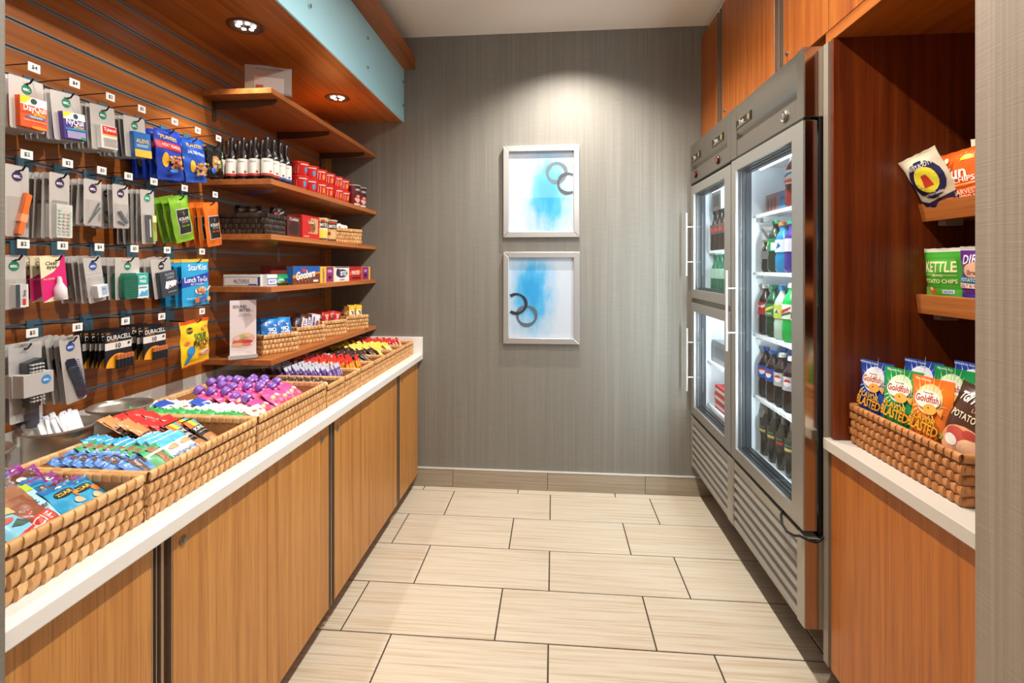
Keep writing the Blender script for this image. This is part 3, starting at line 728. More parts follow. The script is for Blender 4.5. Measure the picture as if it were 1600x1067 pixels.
# ---- hanging cards
def hangcard(name, W, H, ops, extras=(), card='#b9b4b0', disc=None, discy=.028, blister=True, bh=None):
    """grey card: origin at the hang hole, y down to -H; extras: (part name, MB, material)"""
    r = .005; x, y0, y1 = W / 2, .014, .014 - H; pts = []
    for cx, cy, a0 in ((x - r, y0 - r, 0), (-x + r, y0 - r, 90), (-x + r, y1 + r, 180), (x - r, y1 + r, 270)):
        for k in range(4): pts.append((cx + r * math.cos(R(a0 + 30 * k)), cy + r * math.sin(R(a0 + 30 * k))))
    m = MB().prism(pts, -.0008, 0, 'xy', lin(card)); m.c[0] = lin('#7a7068')
    me = m.mesh('card', 'paper')
    o2 = [('e', 0, -.001, .005, .0022, '#3a3634')]
    if disc: o2 += [('e', 0, y0 - discy, .0125, .0125, disc), ('t', 'etc.', 0, y0 - discy, .009, '#f2f2f2', {'b': .02})]
    ps = [('printed_front', printmesh(o2 + list(ops), flat()))]
    for pn, mb, mt in extras: ps.append((pn, mb.mesh(pn, mt, 40)))
    if blister:
        b = bh or (y1 + .006, y1 + H * .56)
        q = MB(); e = .004; zt = .012
        q.quad([(-x + e + .003, b[0] + .003, zt), (x - e - .003, b[0] + .003, zt), (x - e - .003, b[1] - .003, zt), (-x + e + .003, b[1] - .003, zt)])
        q.quad([(-x + e, b[0], 0), (x - e, b[0], 0), (x - e - .003, b[0] + .003, zt), (-x + e + .003, b[0] + .003, zt)])
        q.quad([(-x + e, b[1], 0), (-x + e, b[0], 0), (-x + e + .003, b[0] + .003, zt), (-x + e + .003, b[1] - .003, zt)])
        q.quad([(x - e, b[0], 0), (x - e, b[1], 0), (x - e - .003, b[1] - .003, zt), (x - e - .003, b[0] + .003, zt)])
        q.quad([(x - e, b[1], 0), (-x + e, b[1], 0), (-x + e + .003, b[1] - .003, zt), (x - e - .003, b[1] - .003, zt)])
        ps.append(('blister', q.mesh('blister', 'clear', recalc=False)))
    return kind(name, me, ps)
def box_on(w, h, d, cx, cy, col, ops, nm='carton'):
    m = MB().box(cx - w / 2, cx + w / 2, cy - h / 2, cy + h / 2, 0, d, lin(col))
    p = printed([tuple([o[0]] + list(o[1:])) for o in ops], lambda x, y, hh: (cx + x, cy + y, d + hh))
    b = len(m.v); m.v += p.v; m.f += [tuple(i + b for i in f) for f in p.f]; m.c += p.c; m.m += p.m
    return (nm, m, 'paper')
GRN, PUR, BLU = '#1f7a58', '#3a2450', '#2a56a8'
hangcard('cold_day', .085, .134, [], [box_on(.066, .078, .014, .004, -.074, '#e2551f', [('r', -.033, .018, .033, .039, '#f2efe6'), ('p', [(-.033, .039), (-.005, .039), (-.02, .022), (-.033, .02)], '#f2c81f'),
    ('p', [(-.033, .010), (.033, .016), (.033, .004), (-.033, -.002)], '#e2551f'), ('e', .0, .030, .008, .007, '#1c4a45'), ('t', 'DayQuil', .002, .009, .016, '#ffffff', {'mw': .056}), ('t', 'SEVERE', .012, -.003, .007, '#f4d21f', {'mw': .03}),
    ('r', -.02, -.014, .026, -.008, '#1a7fb8'), ('t', 'COLD & FLU', .003, -.011, .004, '#ffffff'), ('t', 'Headache, Fever, Sore Throat', 0, -.021, .0032, '#ffd9c0'), ('e', .01, -.037, .02, .004, '#f08a2a')])], disc=GRN, blister=True)
hangcard('cold_night', .085, .134, [], [box_on(.064, .074, .014, .006, -.078, '#4a3386', [('r', -.032, .018, .032, .037, '#efece2'), ('p', [(-.032, .037), (-.006, .037), (-.02, .026), (-.032, .022)], '#e8d52a'), ('e', .004, .028, .007, .007, '#1c4a55'),
    ('t', 'NyQuil', 0, .009, .016, '#ffffff', {'mw': .05}), ('t', 'SEVERE', .01, -.003, .007, '#f4d21f', {'mw': .03}), ('r', -.03, -.012, .03, -.006, '#1a7fb8'), ('r', -.026, -.034, .028, -.014, '#9a92b8'), ('e', .02, -.032, .008, .004, '#1f8a5a')])], disc=GRN)
hangcard('pain_red', .082, .134, [], [box_on(.054, .068, .014, .004, -.080, '#e6e2dc', [('r', -.022, .008, .026, .032, '#d02a26'), ('t', 'Tylenol', .002, .021, .010, '#ffffff', {'mw': .04}), ('r', -.022, .005, .026, .008, '#e9c12e')] +
    [('r', -.022, -.004 - .0045 * k, .024, -.0055 - .0045 * k, '#77716c') for k in range(6)])], disc=GRN)
hangcard('pain_blue', .083, .13, [], [box_on(.066, .080, .014, .012, -.074, '#1c69b4', [('t', 'ALEVE', 0, .012, .013, '#f6c92a', {'mw': .052}), ('r', -.033, -.040, .033, -.016, '#efb73a'), ('r', -.026, -.002, .022, .0, '#cfe0f0'), ('r', -.026, -.007, .018, -.005, '#cfe0f0')])], disc=GRN)
tb = MB().prism([(-.008, -.16), (.004, -.164), (.026, -.06), (.014, -.054)], .001, .013, 'xy', lin('#e8702a')).prism([(-.004, -.128), (.012, -.132), (.017, -.112), (.001, -.108)], .0005, .0135, 'xy', lin('#f2a070'))
hangcard('toothbrush', .056, .182, [('t', 'misc.', .022, -.13, .010, '#8a8484', {'rot': 90})], [('orange_toothbrush', tb, 'plastic')], disc=PUR)
hangcard('bandage', .056, .182, [('r', -.02, -.068, .022, -.062, '#8f8a86')], [box_on(.044, .092, .010, .005, -.118, '#d8dcd4', [('r', -.018 + .012 * (k % 3), -.04 + .010 * (k // 3), -.010 + .012 * (k % 3), -.034 + .010 * (k // 3), ('#b9c8bc', '#d8b8b0', '#a9b8ac')[k % 3]) for k in range(22)])], disc=PUR)
tw = MB().prism([(-.016, -.114), (.016, -.052), (.020, -.056), (-.014, -.116)], .002, .004, 'xy', lin('#8f9296')).prism([(-.016, -.114), (.020, -.066), (.022, -.070), (-.013, -.115)], .002, .004, 'xy', lin('#a6a9ad'))
hangcard('tweezers', .056, .137, [('t', 'misc.', .020, -.095, .009, '#8a8484', {'rot': 90})], [('tweezers', tw, 'chromec')], disc=PUR)
nc = MB().prism([(-.014, -.072), (-.007, -.068), (.020, -.104), (.014, -.108)], .002, .008, 'xy', lin('#8f9296')).prism([(-.014, -.100), (.010, -.108), (.010, -.112), (-.014, -.104)], .002, .006, 'xy', lin('#b5b8bc'))
hangcard('clipper', .056, .137, [('t', 'misc.', .020, -.085, .009, '#8a8484', {'rot': 90})], [('nail_clipper', nc, 'chromec')], disc=PUR)
hangcard('lipbalm', .056, .182, [], [box_on(.014, .088, .012, -.006, -.115, '#77757a', [('r', -.003, -.03, .003, .03, '#c9c6c2')]), box_on(.016, .086, .012, .012, -.115, '#c9cf5a', [('r', -.008, -.043, .008, -.01, '#8fae3c'), ('r', -.008, .02, .008, .043, '#e0e0a0')], 'lip_balm')], disc='#1f9a76')
hangcard('stain', .056, .137, [('t', 'misc.', 0, -.055, .004, '#8a8484')], [box_on(.030, .058, .012, .008, -.090, '#efedea', [('r', -.015, -.029, -.005, .029, '#38424a'), ('r', .001, -.024, .008, -.008, '#cc2222'), ('t', 'Shop', .006, .006, .006, '#333333', {'rot': 90})])], disc=GRN)
eb = MB().lathe([(0, 0), (.013, 0), (.015, .006), (.014, .028), (.006, .044), (.006, .050), (.004, .060), (0, .061)], 14, 0, 0, 0, axis='y'); eb.v = [(a + .008, b - .104, c + .008) for a, b, c in eb.v]; eb.c = [lin('#e6dfe6')] * len(eb.c)
hangcard('eyedrops', .068, .124, [('r', -.034, -.110, .034, .014, '#d81f72'), ('p', [(-.034, .014), (.022, .014), (.018, -.012), (.0, -.030), (-.034, -.046)], '#efe2bc'), ('p', [(-.034, -.110), (-.01, -.110), (.012, -.098), (.034, -.078), (.034, -.110)], '#efe2bc'),
    ('t', 'Clear', -.004, -.006, .010, '#3a3030'), ('t', 'eyes', -.004, -.019, .011, '#3a3030'), ('t', 'MAX REDNESS', -.014, -.048, .005, '#f0c0a0', {'mw': .03}), ('t', '2 pk', .02, -.098, .006, '#c02a70')], [('eye_drop_bottle', eb, 'plastic')], card='#d8c9a0', blister=False)
hangcard('floss', .056, .137, [('r', -.022, -.036, .022, -.034, '#cfcac6')], [box_on(.034, .036, .018, .004, -.090, '#dfe2e6', [('r', -.004, -.012, .014, .014, '#9fb2cc'), ('t', 'etc.', .004, .006, .006, '#2a56a8')], 'floss_box')], disc=BLU)
tr = MB().prism([(-.030, -.118), (.014, -.118), (.018, -.108), (.018, -.052), (.010, -.036), (-.026, -.036), (-.034, -.052), (-.034, -.108)], .001, .020, 'xy', lin('#136a50'))
for k in range(9): tr.box(-.033, .017, -.112 + k * .008, -.1105 + k * .008, .018, .0215, lin('#0d5641'))
hangcard('travelwash', .090, .134, [('r', -.02, .004, .02, .010, '#f0b8a0')], [('green_bottle', tr, 'plastic'), box_on(.044, .082, .018, .038, -.078, '#e4eef0', [('r', -.022, .002, .022, .041, '#1fa69a'), ('t', 'OPTI-', 0, .028, .009, '#ffffff'), ('t', 'FREE', 0, .014, .009, '#ffffff'), ('r', -.016, -.008, .016, -.004, '#6a8ab0'), ('p', [(-.018, -.034), (-.004, -.016), (.008, -.028), (.018, -.012), (.018, -.034)], '#4aa6d0')])], disc=GRN)
hangcard('cards', .087, .138, [], [box_on(.074, .088, .016, .008, -.078, '#343a44', [('t', 'PLAYING', .006, .034, .009, '#a9b4c0', {'mw': .04}), ('t', 'CARDS', .006, .022, .009, '#a9b4c0', {'mw': .034})] + [('p', [(-.022 + .011 * k, -.012 + .002 * k), (-.008 + .011 * k, -.018 + .002 * k), (.0 + .011 * k, .006), (-.014 + .011 * k, .012)], ('#e8eaec', '#dfe2e6')[k % 2]) for k in range(4)] + [('e', .0, -.008, .003, .004, '#3c5a88'), ('r', -.014, -.03, .026, -.026, '#7b8a9c')], 'card_deck')], disc='#2c2438')
cb = MB().prism([(-.020, -.052), (-.014, -.046), (.004, -.048), (.014, -.080), (.026, -.140), (.026, -.162), (.016, -.168), (.004, -.164), (-.006, -.12), (-.018, -.075)], .001, .005, 'xy', lin('#131a30'))
for k in range(18):
    y = -.056 - k * .006; cb.box(.004 + k * .0009, .016 + k * .0008, y, y + .0022, .005, .0056, lin('#2b3b66'))
hangcard('comb', .060, .188, [('t', 'personal care', .024, -.115, .008, '#9a9490', {'rot': 90})], [('dark_comb', cb, 'plastic')], disc=BLU)
hb = MB().prism([(-.016, -.034), (.020, -.026), (.024, -.090), (.014, -.150), (-.012, -.150), (-.018, -.09)], .002, .024, 'xy', lin('#14141a'))
for k in range(20): hb.lathe([(.0022, 0), (.0022, .010), (0, .011)], 6, -.010 + .0085 * (k % 4), (-.040 - .009 * (k // 4)) if k < 12 else (-.098 - .009 * (k // 4)), .024, [lin('#d8d8d8')] * 2)
hb.box(-.008, .014, -.205, -.14, .006, .020, lin('#1b2440'))
hangcard('brush', .080, .200, [], [('dark_hairbrush', hb, 'plastic'), box_on(.074, .056, .037, 0, -.090, '#b9b6b4', [('e', .018, .008, .012, .012, '#2a86c8'), ('t', 'etc.', .018, .008, .008, '#ffffff')], 'paper_band')], card='#c4c1c0', blister=False)
KIND['brush'][1].append(('plastic_sleeve', MB().quad([(-.042, .012, .030), (.042, .012, .030), (.040, -.16, .031), (-.040, -.165, .031)]).quad([(-.040, -.165, .031), (.040, -.16, .031), (.055, -.215, .02), (-.03, -.232, .018)]).mesh('plastic_sleeve', 'clear')))
bt = MB()
for k in range(5):
    bt.lathe([(0, 0), (.0062, 0), (.0062, .028)], 12, -.022 + .0125 * k + .012, .006, -.104, [lin('#1a1d26')] * 2, axis='z'); 
    bt.lathe([(.0062, .028), (.0062, .041), (.003, .042), (.003, .044), (0, .044)], 12, -.022 + .0125 * k + .012, .006, -.104, [lin('#b8693c')] * 4, axis='z')
bt.v = [(a, c, b + .002) for a, b, c in bt.v]
DUR = [('r', -.047, -.020, .047, .014, '#17151a'), ('r', -.047, -.044, .047, -.022, '#e0dcd6'), ('r', -.047, -.098, .047, -.044, '#17151a'), ('e', .0, -.104, .046, .046, '#e8a020', R(8), R(172)),
       ('t', 'AA' , -.036, .007, .007, '#d08a40'), ('t', 'DURACELL', .002, -.007, .014, '#f0f0f0', {'w': .084}), ('t', 'COPPERTOP', -.020, -.0175, .005, '#c87a3a', {'mw': .035}), ('t', '10', -.002, -.033, .015, '#1a1a1a'), ('e', .036, -.03, .004, .004, '#222222')]
hangcard('battery', .095, .112, DUR, [('batteries', bt, 'plastic')], card='#17151a', blister=False)
m_ = KIND['battery'][0]; m_.name = 'card'

# ---- hanging bags (origin at the hang hole near the top)
def hangbag(name, W, L, T, base, ops, **kw):
    kw.setdefault('nu', 12); kw.setdefault('nv', 20)
    me, S = pillow(W, L, T, base, **kw)
    off = L - .012
    for v in me.vertices: v.co.y -= off
    S2 = lambda x, y, h=0: (lambda p: (p[0], p[1] - off, p[2]))(S(x, y, h))
    return kind(name, me, [('printed_front', printmesh(ops, S2, lift=.0012, step=.009))])
nuts = lambda cx, cy, rx, ry, cols, n, sd: [('e', cx + rx * random.Random(sd + k).uniform(-1, 1), cy + ry * random.Random(sd * 3 + k).uniform(-1, 1), .0075, .0048, cols[k % len(cols)]) for k in range(n)]
hangbag('peanut_red', .118, .178, .03, '#1b3fae', [('p', [(-.057, .138), (.057, .122), (.057, .098), (-.057, .112)], '#c81f2c'), ('t', 'PLANTERS', -.004, .146, .013, '#e8c83a', {'mw': .072, 'rot': -6}), ('t', 'HEAT PEANUTS', .004, .118, .011, '#f0e6e0', {'mw': .085, 'rot': -8}), ('e', -.030, .07, .012, .026, '#e8b22a')] + nuts(.012, .062, .032, .022, ['#b5683a', '#c98a55', '#8f4a22', '#d9a270'], 46, 3) + [('e', -.012, .032, .02, .006, '#3a8ad8')], seal=.012, seed=3, wr=.003)
hangbag('peanut_blue', .116, .165, .03, '#1d55c0', [('t', 'PLANTERS', -.004, .136, .013, '#e8c83a', {'mw': .072, 'rot': -6}), ('t', 'SALTED PEANUTS', .004, .108, .011, '#eef0f6', {'mw': .09, 'rot': -8}), ('e', -.028, .06, .012, .022, '#e8b22a')] + nuts(.014, .05, .032, .022, ['#c9965a', '#dcb27a', '#b57a44'], 42, 5), seal=.012, seed=8, wr=.003)
hangbag('pistachio', .09, .125, .026, '#17181a', [('e', -.012, .055, .018, .03, '#b98a5a')] + nuts(-.01, .055, .018, .03, ['#d8b483', '#a87a48', '#7c9a4a'], 22, 9) + [('t', 'Wonderful', .02, .07, .010, '#6ab04a', {'rot': 80, 'mw': .08}), ('e', -.032, .025, .01, .012, '#2a5ac0')], seal=.01, seed=2, wr=.003)
JRK = lambda a: [('r', -.030, .030, .032, .122, '#e8e4da'), ('r', -.028, .032, .030, .120, '#26231f'), ('t', 'KRAVE', .001, .086, .012, '#efece4', {'mw': .048}), ('t', 'BEEF JERKY', .001, .074, .005, '#b9b4aa', {'mw': .034}), ('t', 'CHILI LIME' if a == 0 else 'SWEET CHIPOTLE', .001, .060, .006, ('#8cc43a', '#e8742a')[a], {'mw': .04}), ('r', -.002, .10, .0, .112, '#c0b8a8'), ('r', -.018, .068, .02, .0686, '#8a8478')]
hangbag('jerky_lime', .094, .168, .022, '#7fb52c', JRK(0), seal=.012, seed=4, wr=.002)
hangbag('jerky_orange', .085, .176, .022, '#e2721f', JRK(1), seal=.012, seed=6, wr=.002)
hangbag('tuna_kit', .14, .176, .012, '#29a3dc', [('r', -.07, .166, .07, .176, '#e8b93a'), ('t', 'StarKist', .008, .146, .022, '#f4f6f8', {'mw': .105}), ('p', [(-.07, .105), (.07, .125), (.07, .092), (-.07, .072)], '#2a3fa8'), ('t', 'Lunch To-Go', .0, .1, .020, '#ffffff', {'mw': .12}), ('t', 'MIX YOUR OWN', .0, .0825, .006, '#e8f4fa'), ('e', .018, .056, .032, .015, '#efe9dc')] + nuts(.016, .057, .02, .009, ['#d9936a', '#c87a50', '#e0a880'], 18, 4) + [('p', [(.045, .06), (.066, .074), (.068, .068), (.048, .052)], '#efe9dc'), ('p', [(-.02, .03), (.03, .036), (.034, .016), (-.016, .010)], '#d8783a'), ('p', [(.0, .028), (.04, .04), (.044, .024), (.006, .012)], '#3a66c0'), ('e', .055, .022, .010, .009, '#e8b060'), ('t', 'Chunk Light Tuna', -.04, .03, .005, '#e8f4fa', {'mw': .04})], seal=.008, seed=5, wr=.0008)
hangbag('gummy_bag', .145, .172, .026, '#f0c61f', [('r', -.07, .160, .07, .172, '#e2561f'), ('e', -.034, .135, .016, .012, '#2a2a20'), ('t', 'SOUR', -.034, .135, .009, '#f0c61f'), ('t', 'SOUR', .016, .107, .024, '#1f7a2c', {'mw': .07, 'b': .03}), ('t', 'PATCH', .018, .081, .024, '#2f2418', {'mw': .085, 'b': .03}), ('t', 'KIDS', .026, .062, .012, '#8a2a5a', {'b': .02}), ('e', .038, .042, .026, .010, '#e8e0d0'), ('t', 'Xtreme', .03, .040, .018, '#d82a3a', {'mw': .06, 'rot': 14}), ('e', -.036, .058, .018, .018, '#2a86c8'), ('p', [(-.046, .05), (-.03, .046), (-.046, .012), (-.062, .014)], '#2a86c8'), ('e', -.05, .09, .009, .007, '#e06a5a'), ('e', .03, .137, .012, .008, '#e8903a'), ('e', .048, .14, .008, .006, '#e06a3a')], seal=.012, seed=7, wr=.003, bands=[(0, .05, '#e2601f')])

ROWZ = {1: 1.9568, 2: 1.7282, 3: 1.4996, 4: 1.271}
RN = {1: 'top', 2: 'second', 3: 'third', 4: 'lowest'}
# row, hook y, card y, kind, name, description, category, copies, spacing, tilt, price
HANG = [
 (1, 1.161, 1.159, 'cold_day', 'remedy_card', 'orange cold remedy box on a grey card', 'medicine', 7, 2, '$4'),
 (1, 1.269, 1.256, 'cold_night', 'remedy_card', 'purple cold remedy box on a grey card', 'medicine', 7, 6, '$4'),
 (1, 1.380, 1.370, 'pain_red', 'remedy_card', 'red and white pain reliever box on a grey card', 'medicine', 7, 4, '$2'),
 (1, 1.494, 1.482, 'pain_blue', 'remedy_card', 'blue and yellow pain reliever box on a grey card', 'medicine', 6, 5, '$5'),
 (1, 1.634, 1.612, 'peanut_red', 'peanut_bag', 'blue peanut bag with a red stripe', 'snack bag', 4, 7, '$3'),
 (1, 1.747, 1.745, 'peanut_blue', 'peanut_bag', 'plain blue salted peanut bag', 'snack bag', 4, 9, '$3'),
 (1, 1.862, 1.870, 'pistachio', 'pistachio_bag', 'small black nut bag', 'snack bag', 3, 7, '$4'),
 (2, 1.143, 1.133, 'toothbrush', 'travel_card', 'orange folding toothbrush on a tall grey card', 'toiletry', 5, 0, '$2'),
 (2, 1.249, 1.243, 'bandage', 'travel_card', 'patterned bandage pack on a tall grey card', 'toiletry', 5, 0, '$2'),
 (2, 1.352, 1.336, 'tweezers', 'travel_card', 'silver tweezers on a short grey card', 'toiletry', 5, 0, '$3'),
 (2, 1.444, 1.430, 'clipper', 'travel_card', 'nail clipper on a short grey card', 'toiletry', 5, 2, '$3'),
 (2, 1.543, 1.535, 'lipbalm', 'travel_card', 'lime lip balm box on a tall grey card', 'toiletry', 6, 3, '$3'),
 (2, 1.681, 1.668, 'jerky_lime', 'jerky_bag', 'lime green jerky bag with a black label', 'snack bag', 3, 14, '$5'),
 (2, 1.843, 1.842, 'jerky_orange', 'jerky_bag', 'orange jerky bag with a black label', 'snack bag', 4, 10, '$5'),
 (3, 1.135, 1.126, 'stain', 'travel_card', 'white and red stain remover box on a grey card', 'toiletry', 4, 1, '$2'),
 (3, 1.235, 1.217, 'eyedrops', 'travel_card', 'pink and cream eye drop card', 'toiletry', 4, 5, '$2'),
 (3, 1.344, 1.340, 'floss', 'travel_card', 'white floss box on a grey card', 'toiletry', 6, 9, '$4'),
 (3, 1.466, 1.460, 'travelwash', 'travel_card', 'green bottle beside a lens solution box on a grey card', 'toiletry', 3, 1, '$5'),
 (3, 1.600, 1.592, 'cards', 'travel_card', 'dark playing card deck on a grey card', 'playing cards', 3, 9, '$4'),
 (3, 1.770, 1.750, 'tuna_kit', 'tuna_pouch', 'bright blue tuna lunch pouch', 'food pouch', 4, 2, '$5'),
 (4, 1.156, 1.160, 'brush', 'brush_pack', 'black hairbrush in a grey-banded clear bag', 'toiletry', 2, 1, '$5'),
 (4, 1.277, 1.272, 'comb', 'travel_card', 'dark blue comb on a long grey card', 'toiletry', 5, 7, '$2'),
 (4, 1.433, 1.425, 'battery', 'battery_pack', 'black and orange battery ten-pack of the left battery hook', 'batteries', 6, 1, '$5'),
 (4, 1.576, 1.562, 'battery', 'battery_pack', 'black and orange battery ten-pack of the right battery hook', 'batteries', 5, 1, '$5'),
 (4, 1.770, 1.742, 'gummy_bag', 'gummy_bag', 'yellow sour gummy candy bag', 'candy bag', 1, 3, '$3')]
SHORT = {'cold_day': 'orange cold remedy', 'cold_night': 'purple cold remedy', 'pain_red': 'red and white pain reliever', 'pain_blue': 'blue and yellow pain reliever', 'peanut_red': 'red-striped peanut bag', 'peanut_blue': 'plain blue peanut bag', 'pistachio': 'black nut bag',
 'toothbrush': 'orange toothbrush', 'bandage': 'bandage pack', 'tweezers': 'tweezers', 'clipper': 'nail clipper', 'lipbalm': 'lip balm', 'jerky_lime': 'lime jerky bag', 'jerky_orange': 'orange jerky bag', 'stain': 'stain remover', 'eyedrops': 'pink eye drops', 'floss': 'floss box', 'travelwash': 'green travel bottle',
 'cards': 'playing cards', 'tuna_kit': 'blue tuna pouch', 'brush': 'hairbrush', 'comb': 'comb', 'battery': 'battery pack', 'gummy_bag': 'yellow gummy bag'}
for i, (row, yh, yc, kd, nmn, desc, cat, n, tilt, price) in enumerate(HANG):
    zg = ROWZ[row]; sh = SHORT[kd] + ('' if kd != 'battery' else (' on the left' if yc < 1.5 else ' on the right'))
    hook(row, yh, zg, price, 'black peg hook with white price tag holding the %s, %s row' % (sh, RN[row]))
    thick = kd in ('brush', 'jerky_lime', 'jerky_orange', 'peanut_red', 'peanut_blue', 'pistachio', 'tuna_kit', 'gummy_bag')
    sp = .085 / max(n - 1, 1) if n > 1 else 0; sp = min(sp, .028)
    for k in range(n):
        x = -1.362 - k * sp; z = zg - .050
        yj = rnd.uniform(-.004, .004) if k else 0
        tl = tilt + (rnd.uniform(-2, 2) if k else 0)
        m = frame((x, yh + yj + (yc - yh) * .5, z), *FL, lean=rnd.uniform(-3, 1) if k else 0, roll=tl, yaw=rnd.uniform(-3, 3) if k else 0)
        lb = (desc + ', front of the %s row' % RN[row]) if k == 0 else '%s %s of its hook, counted from the front, %s row' % (ORD[k], sh, RN[row])
        put(kd, nmn, m, lb, cat, 'goods on the hook of the ' + sh, sub=True)
# ---------------------------------------------------------------- woven baskets
def hump(p, h, d=.0048, tw=.0056, sg=1):
    """one visible strip crossing: bulged plate, one edge tucked under its neighbour"""
    def f(u, v):
        k = min(u / .86, 1.0); tuck = -.0055 if u > .9 else 0
        return (sg * (k - .5) * p * 1.0, -(d * max(0, math.sin(math.pi * min(max(v, 0), 1))) ** .4 * (.6 + .4 * math.sin(math.pi * k)) + tw * (k - .5) + .0015 + tuck), (v - .5) * h * .97 + sg * (k - .5) * h * .12)
    return MB().grid(4, 4, f)
def basket(pos, W, D, H, rows, pitch, label, group, rz=0, mat='tan', single=True, cat='basket'):
    """local frame: front face looks to -y before rz, width along x; origin at the middle of the base"""
    t = thing('woven_basket', pos, label, cat, group, rz)
    rh = H / rows; w2, d2 = W / 2, D / 2; fl_ = .006
    m = MB(); th = .006
    m.box(-w2 + .004, w2 - .004, -d2 + .004, d2 - .004, 0.001, .005)
    for x0, x1, y0, y1 in ((-w2 + .002, w2 - .002, -d2 + .002, -d2 + th), (-w2 + .002, w2 - .002, d2 - th, d2 - .002), (-w2 + .002, -w2 + th, -d2 + th, d2 - th), (w2 - th, w2 - .002, -d2 + th, d2 - th)):
        m.box(x0, x1, y0, y1, 0.001, H - .004)
    L = obj('lining', m.mesh('lining', 'tan_in' if mat != 'blk' else 'blk'), t)
    nx = max(2, round(W / pitch)); ny = max(2, round(D / pitch)); px, py = W / nx, D / ny
    sg = 1 if mat == 'brn' else -1; k_ = min(1.0, pitch / .021); hx = hump(px, rh, .0048 * k_, .0056 * k_, 1 if mat == 'blk' else sg); hy = hump(py, rh, .0048 * k_, .0056 * k_, sg)
    def rim(p):                                             # strip folded over the rim
        prof = [(-.0065, -rh * .62), (-.0085, -rh * .25), (-.0075, .001), (-.003, .0045), (.003, .0042), (.0065, .0005), (.0065, -rh * .45)]
        mb = MB(); b = 0
        for q, (a, z) in enumerate(prof):
            for u in (0, .3, .6, .9, 1.0): mb.v.append((sg * (min(u, .9) / .9 - .5) * p * 1.0 + z * .08, (a * (.9 + .14 * math.sin(math.pi * u)) * (1 + .45 * (u - .5))) * (.45 if u == 1 else 1), z * (.6 if u == 1 else 1)))
        for q in range(len(prof) - 1):
            for u in range(4):
                a = q * 5 + u; mb.f.append((a, a + 1, a + 6, a + 5)); mb.c.append((1, 1, 1)); mb.m.append(0)
        return mb
    rx, ry = rim(px), rim(py)
    sides = [((1, 0), (0, -1), nx, px, d2, W, hx, rx), ((0, 1), (1, 0), ny, py, w2, D, hy, ry), ((-1, 0), (0, 1), nx, px, d2, W, hx, rx), ((0, -1), (-1, 0), ny, py, w2, D, hy, ry)]
    if single:
        mh = {id(q): q.mesh('woven_strip', mat, 60) for q in (hx, hy)}; mr = {id(q): q.mesh('rim_strip', mat, 60) for q in (rx, ry)}
    big = MB()
    for (tx, ty), (nxv, nyv), n, p, off, LL, hm, rm in sides:
        ang = math.atan2(ty, tx)
        for r in range(rows):
            st = (r % 2) * .5
            for i in range(n + (1 if st else 0)):
                s_ = (i + .5 - st) * p - LL / 2
                if abs(s_) > LL / 2 - p * .25: s_ = math.copysign(LL / 2 - p * .25, s_)
                z = H - (r + .5) * rh; top = r == 0
                src = rm if top else hm; zz = H - .004 if top else z
                if top:
                    s_ = (i + .5) * p - LL / 2
                    if i >= n: continue
                M4 = Matrix.Translation((tx * s_ + nxv * (off - .001), ty * s_ + nyv * (off - .001), zz)) @ Matrix.Rotation(ang, 4, 'Z')
                if single:
                    o = obj('rim_strip' if top else 'woven_strip', (mr if top else mh)[id(src)], t); o.matrix_local = M4
                else:
                    b = len(big.v); big.v += [tuple(M4 @ Vector(v)) for v in src.v]; big.f += [tuple(q + b for q in f) for f in src.f]; big.c += src.c; big.m += src.m
    if not single:
        o = obj('woven_strips', big.mesh('woven_strips', mat, 60, recalc=False), t); o['kind'] = 'stuff'
    return t

CT = .864
def counter_basket(y0, y1, xb, lb, H=.106, rows=4, pitch=.0225, single=True):
    return basket(((-.912 + xb) / 2, (y0 + y1) / 2, CT + .0005), y1 - y0, -.912 - xb, H, rows, pitch, lb, 'tan woven baskets on the long white worktop', R(90), 'tan', single)
counter_basket(.700, 1.018, -1.238, 'tan woven basket of energy bars nearest the doorway on the left worktop')
counter_basket(1.034, 1.432, -1.238, 'tan woven basket of cereal and nut bars in front of the steel tins')
counter_basket(1.446, 1.896, -1.375, 'large tan woven basket of green packets and purple-capped pouches', single=True)
SB = [(1.908, 2.072, 'small tan basket of brown candy packets beside the large pouch basket'), (2.080, 2.246, 'small tan basket of silver and purple gum packs'), (2.254, 2.424, 'small tan basket of orange and red candy packs'),
      (2.432, 2.596, 'small tan basket of grey and brown chocolate bars'), (2.604, 2.768, 'small tan basket of upright dark brown chocolate bars'), (2.776, 2.940, 'small tan basket of yellow candy packets'), (2.948, 3.120, 'small tan basket of red candy packets against the end upstand')]
for a, b, l in SB: counter_basket(a, b, -1.33, l, H=.088, rows=4, pitch=.0165, single=False)

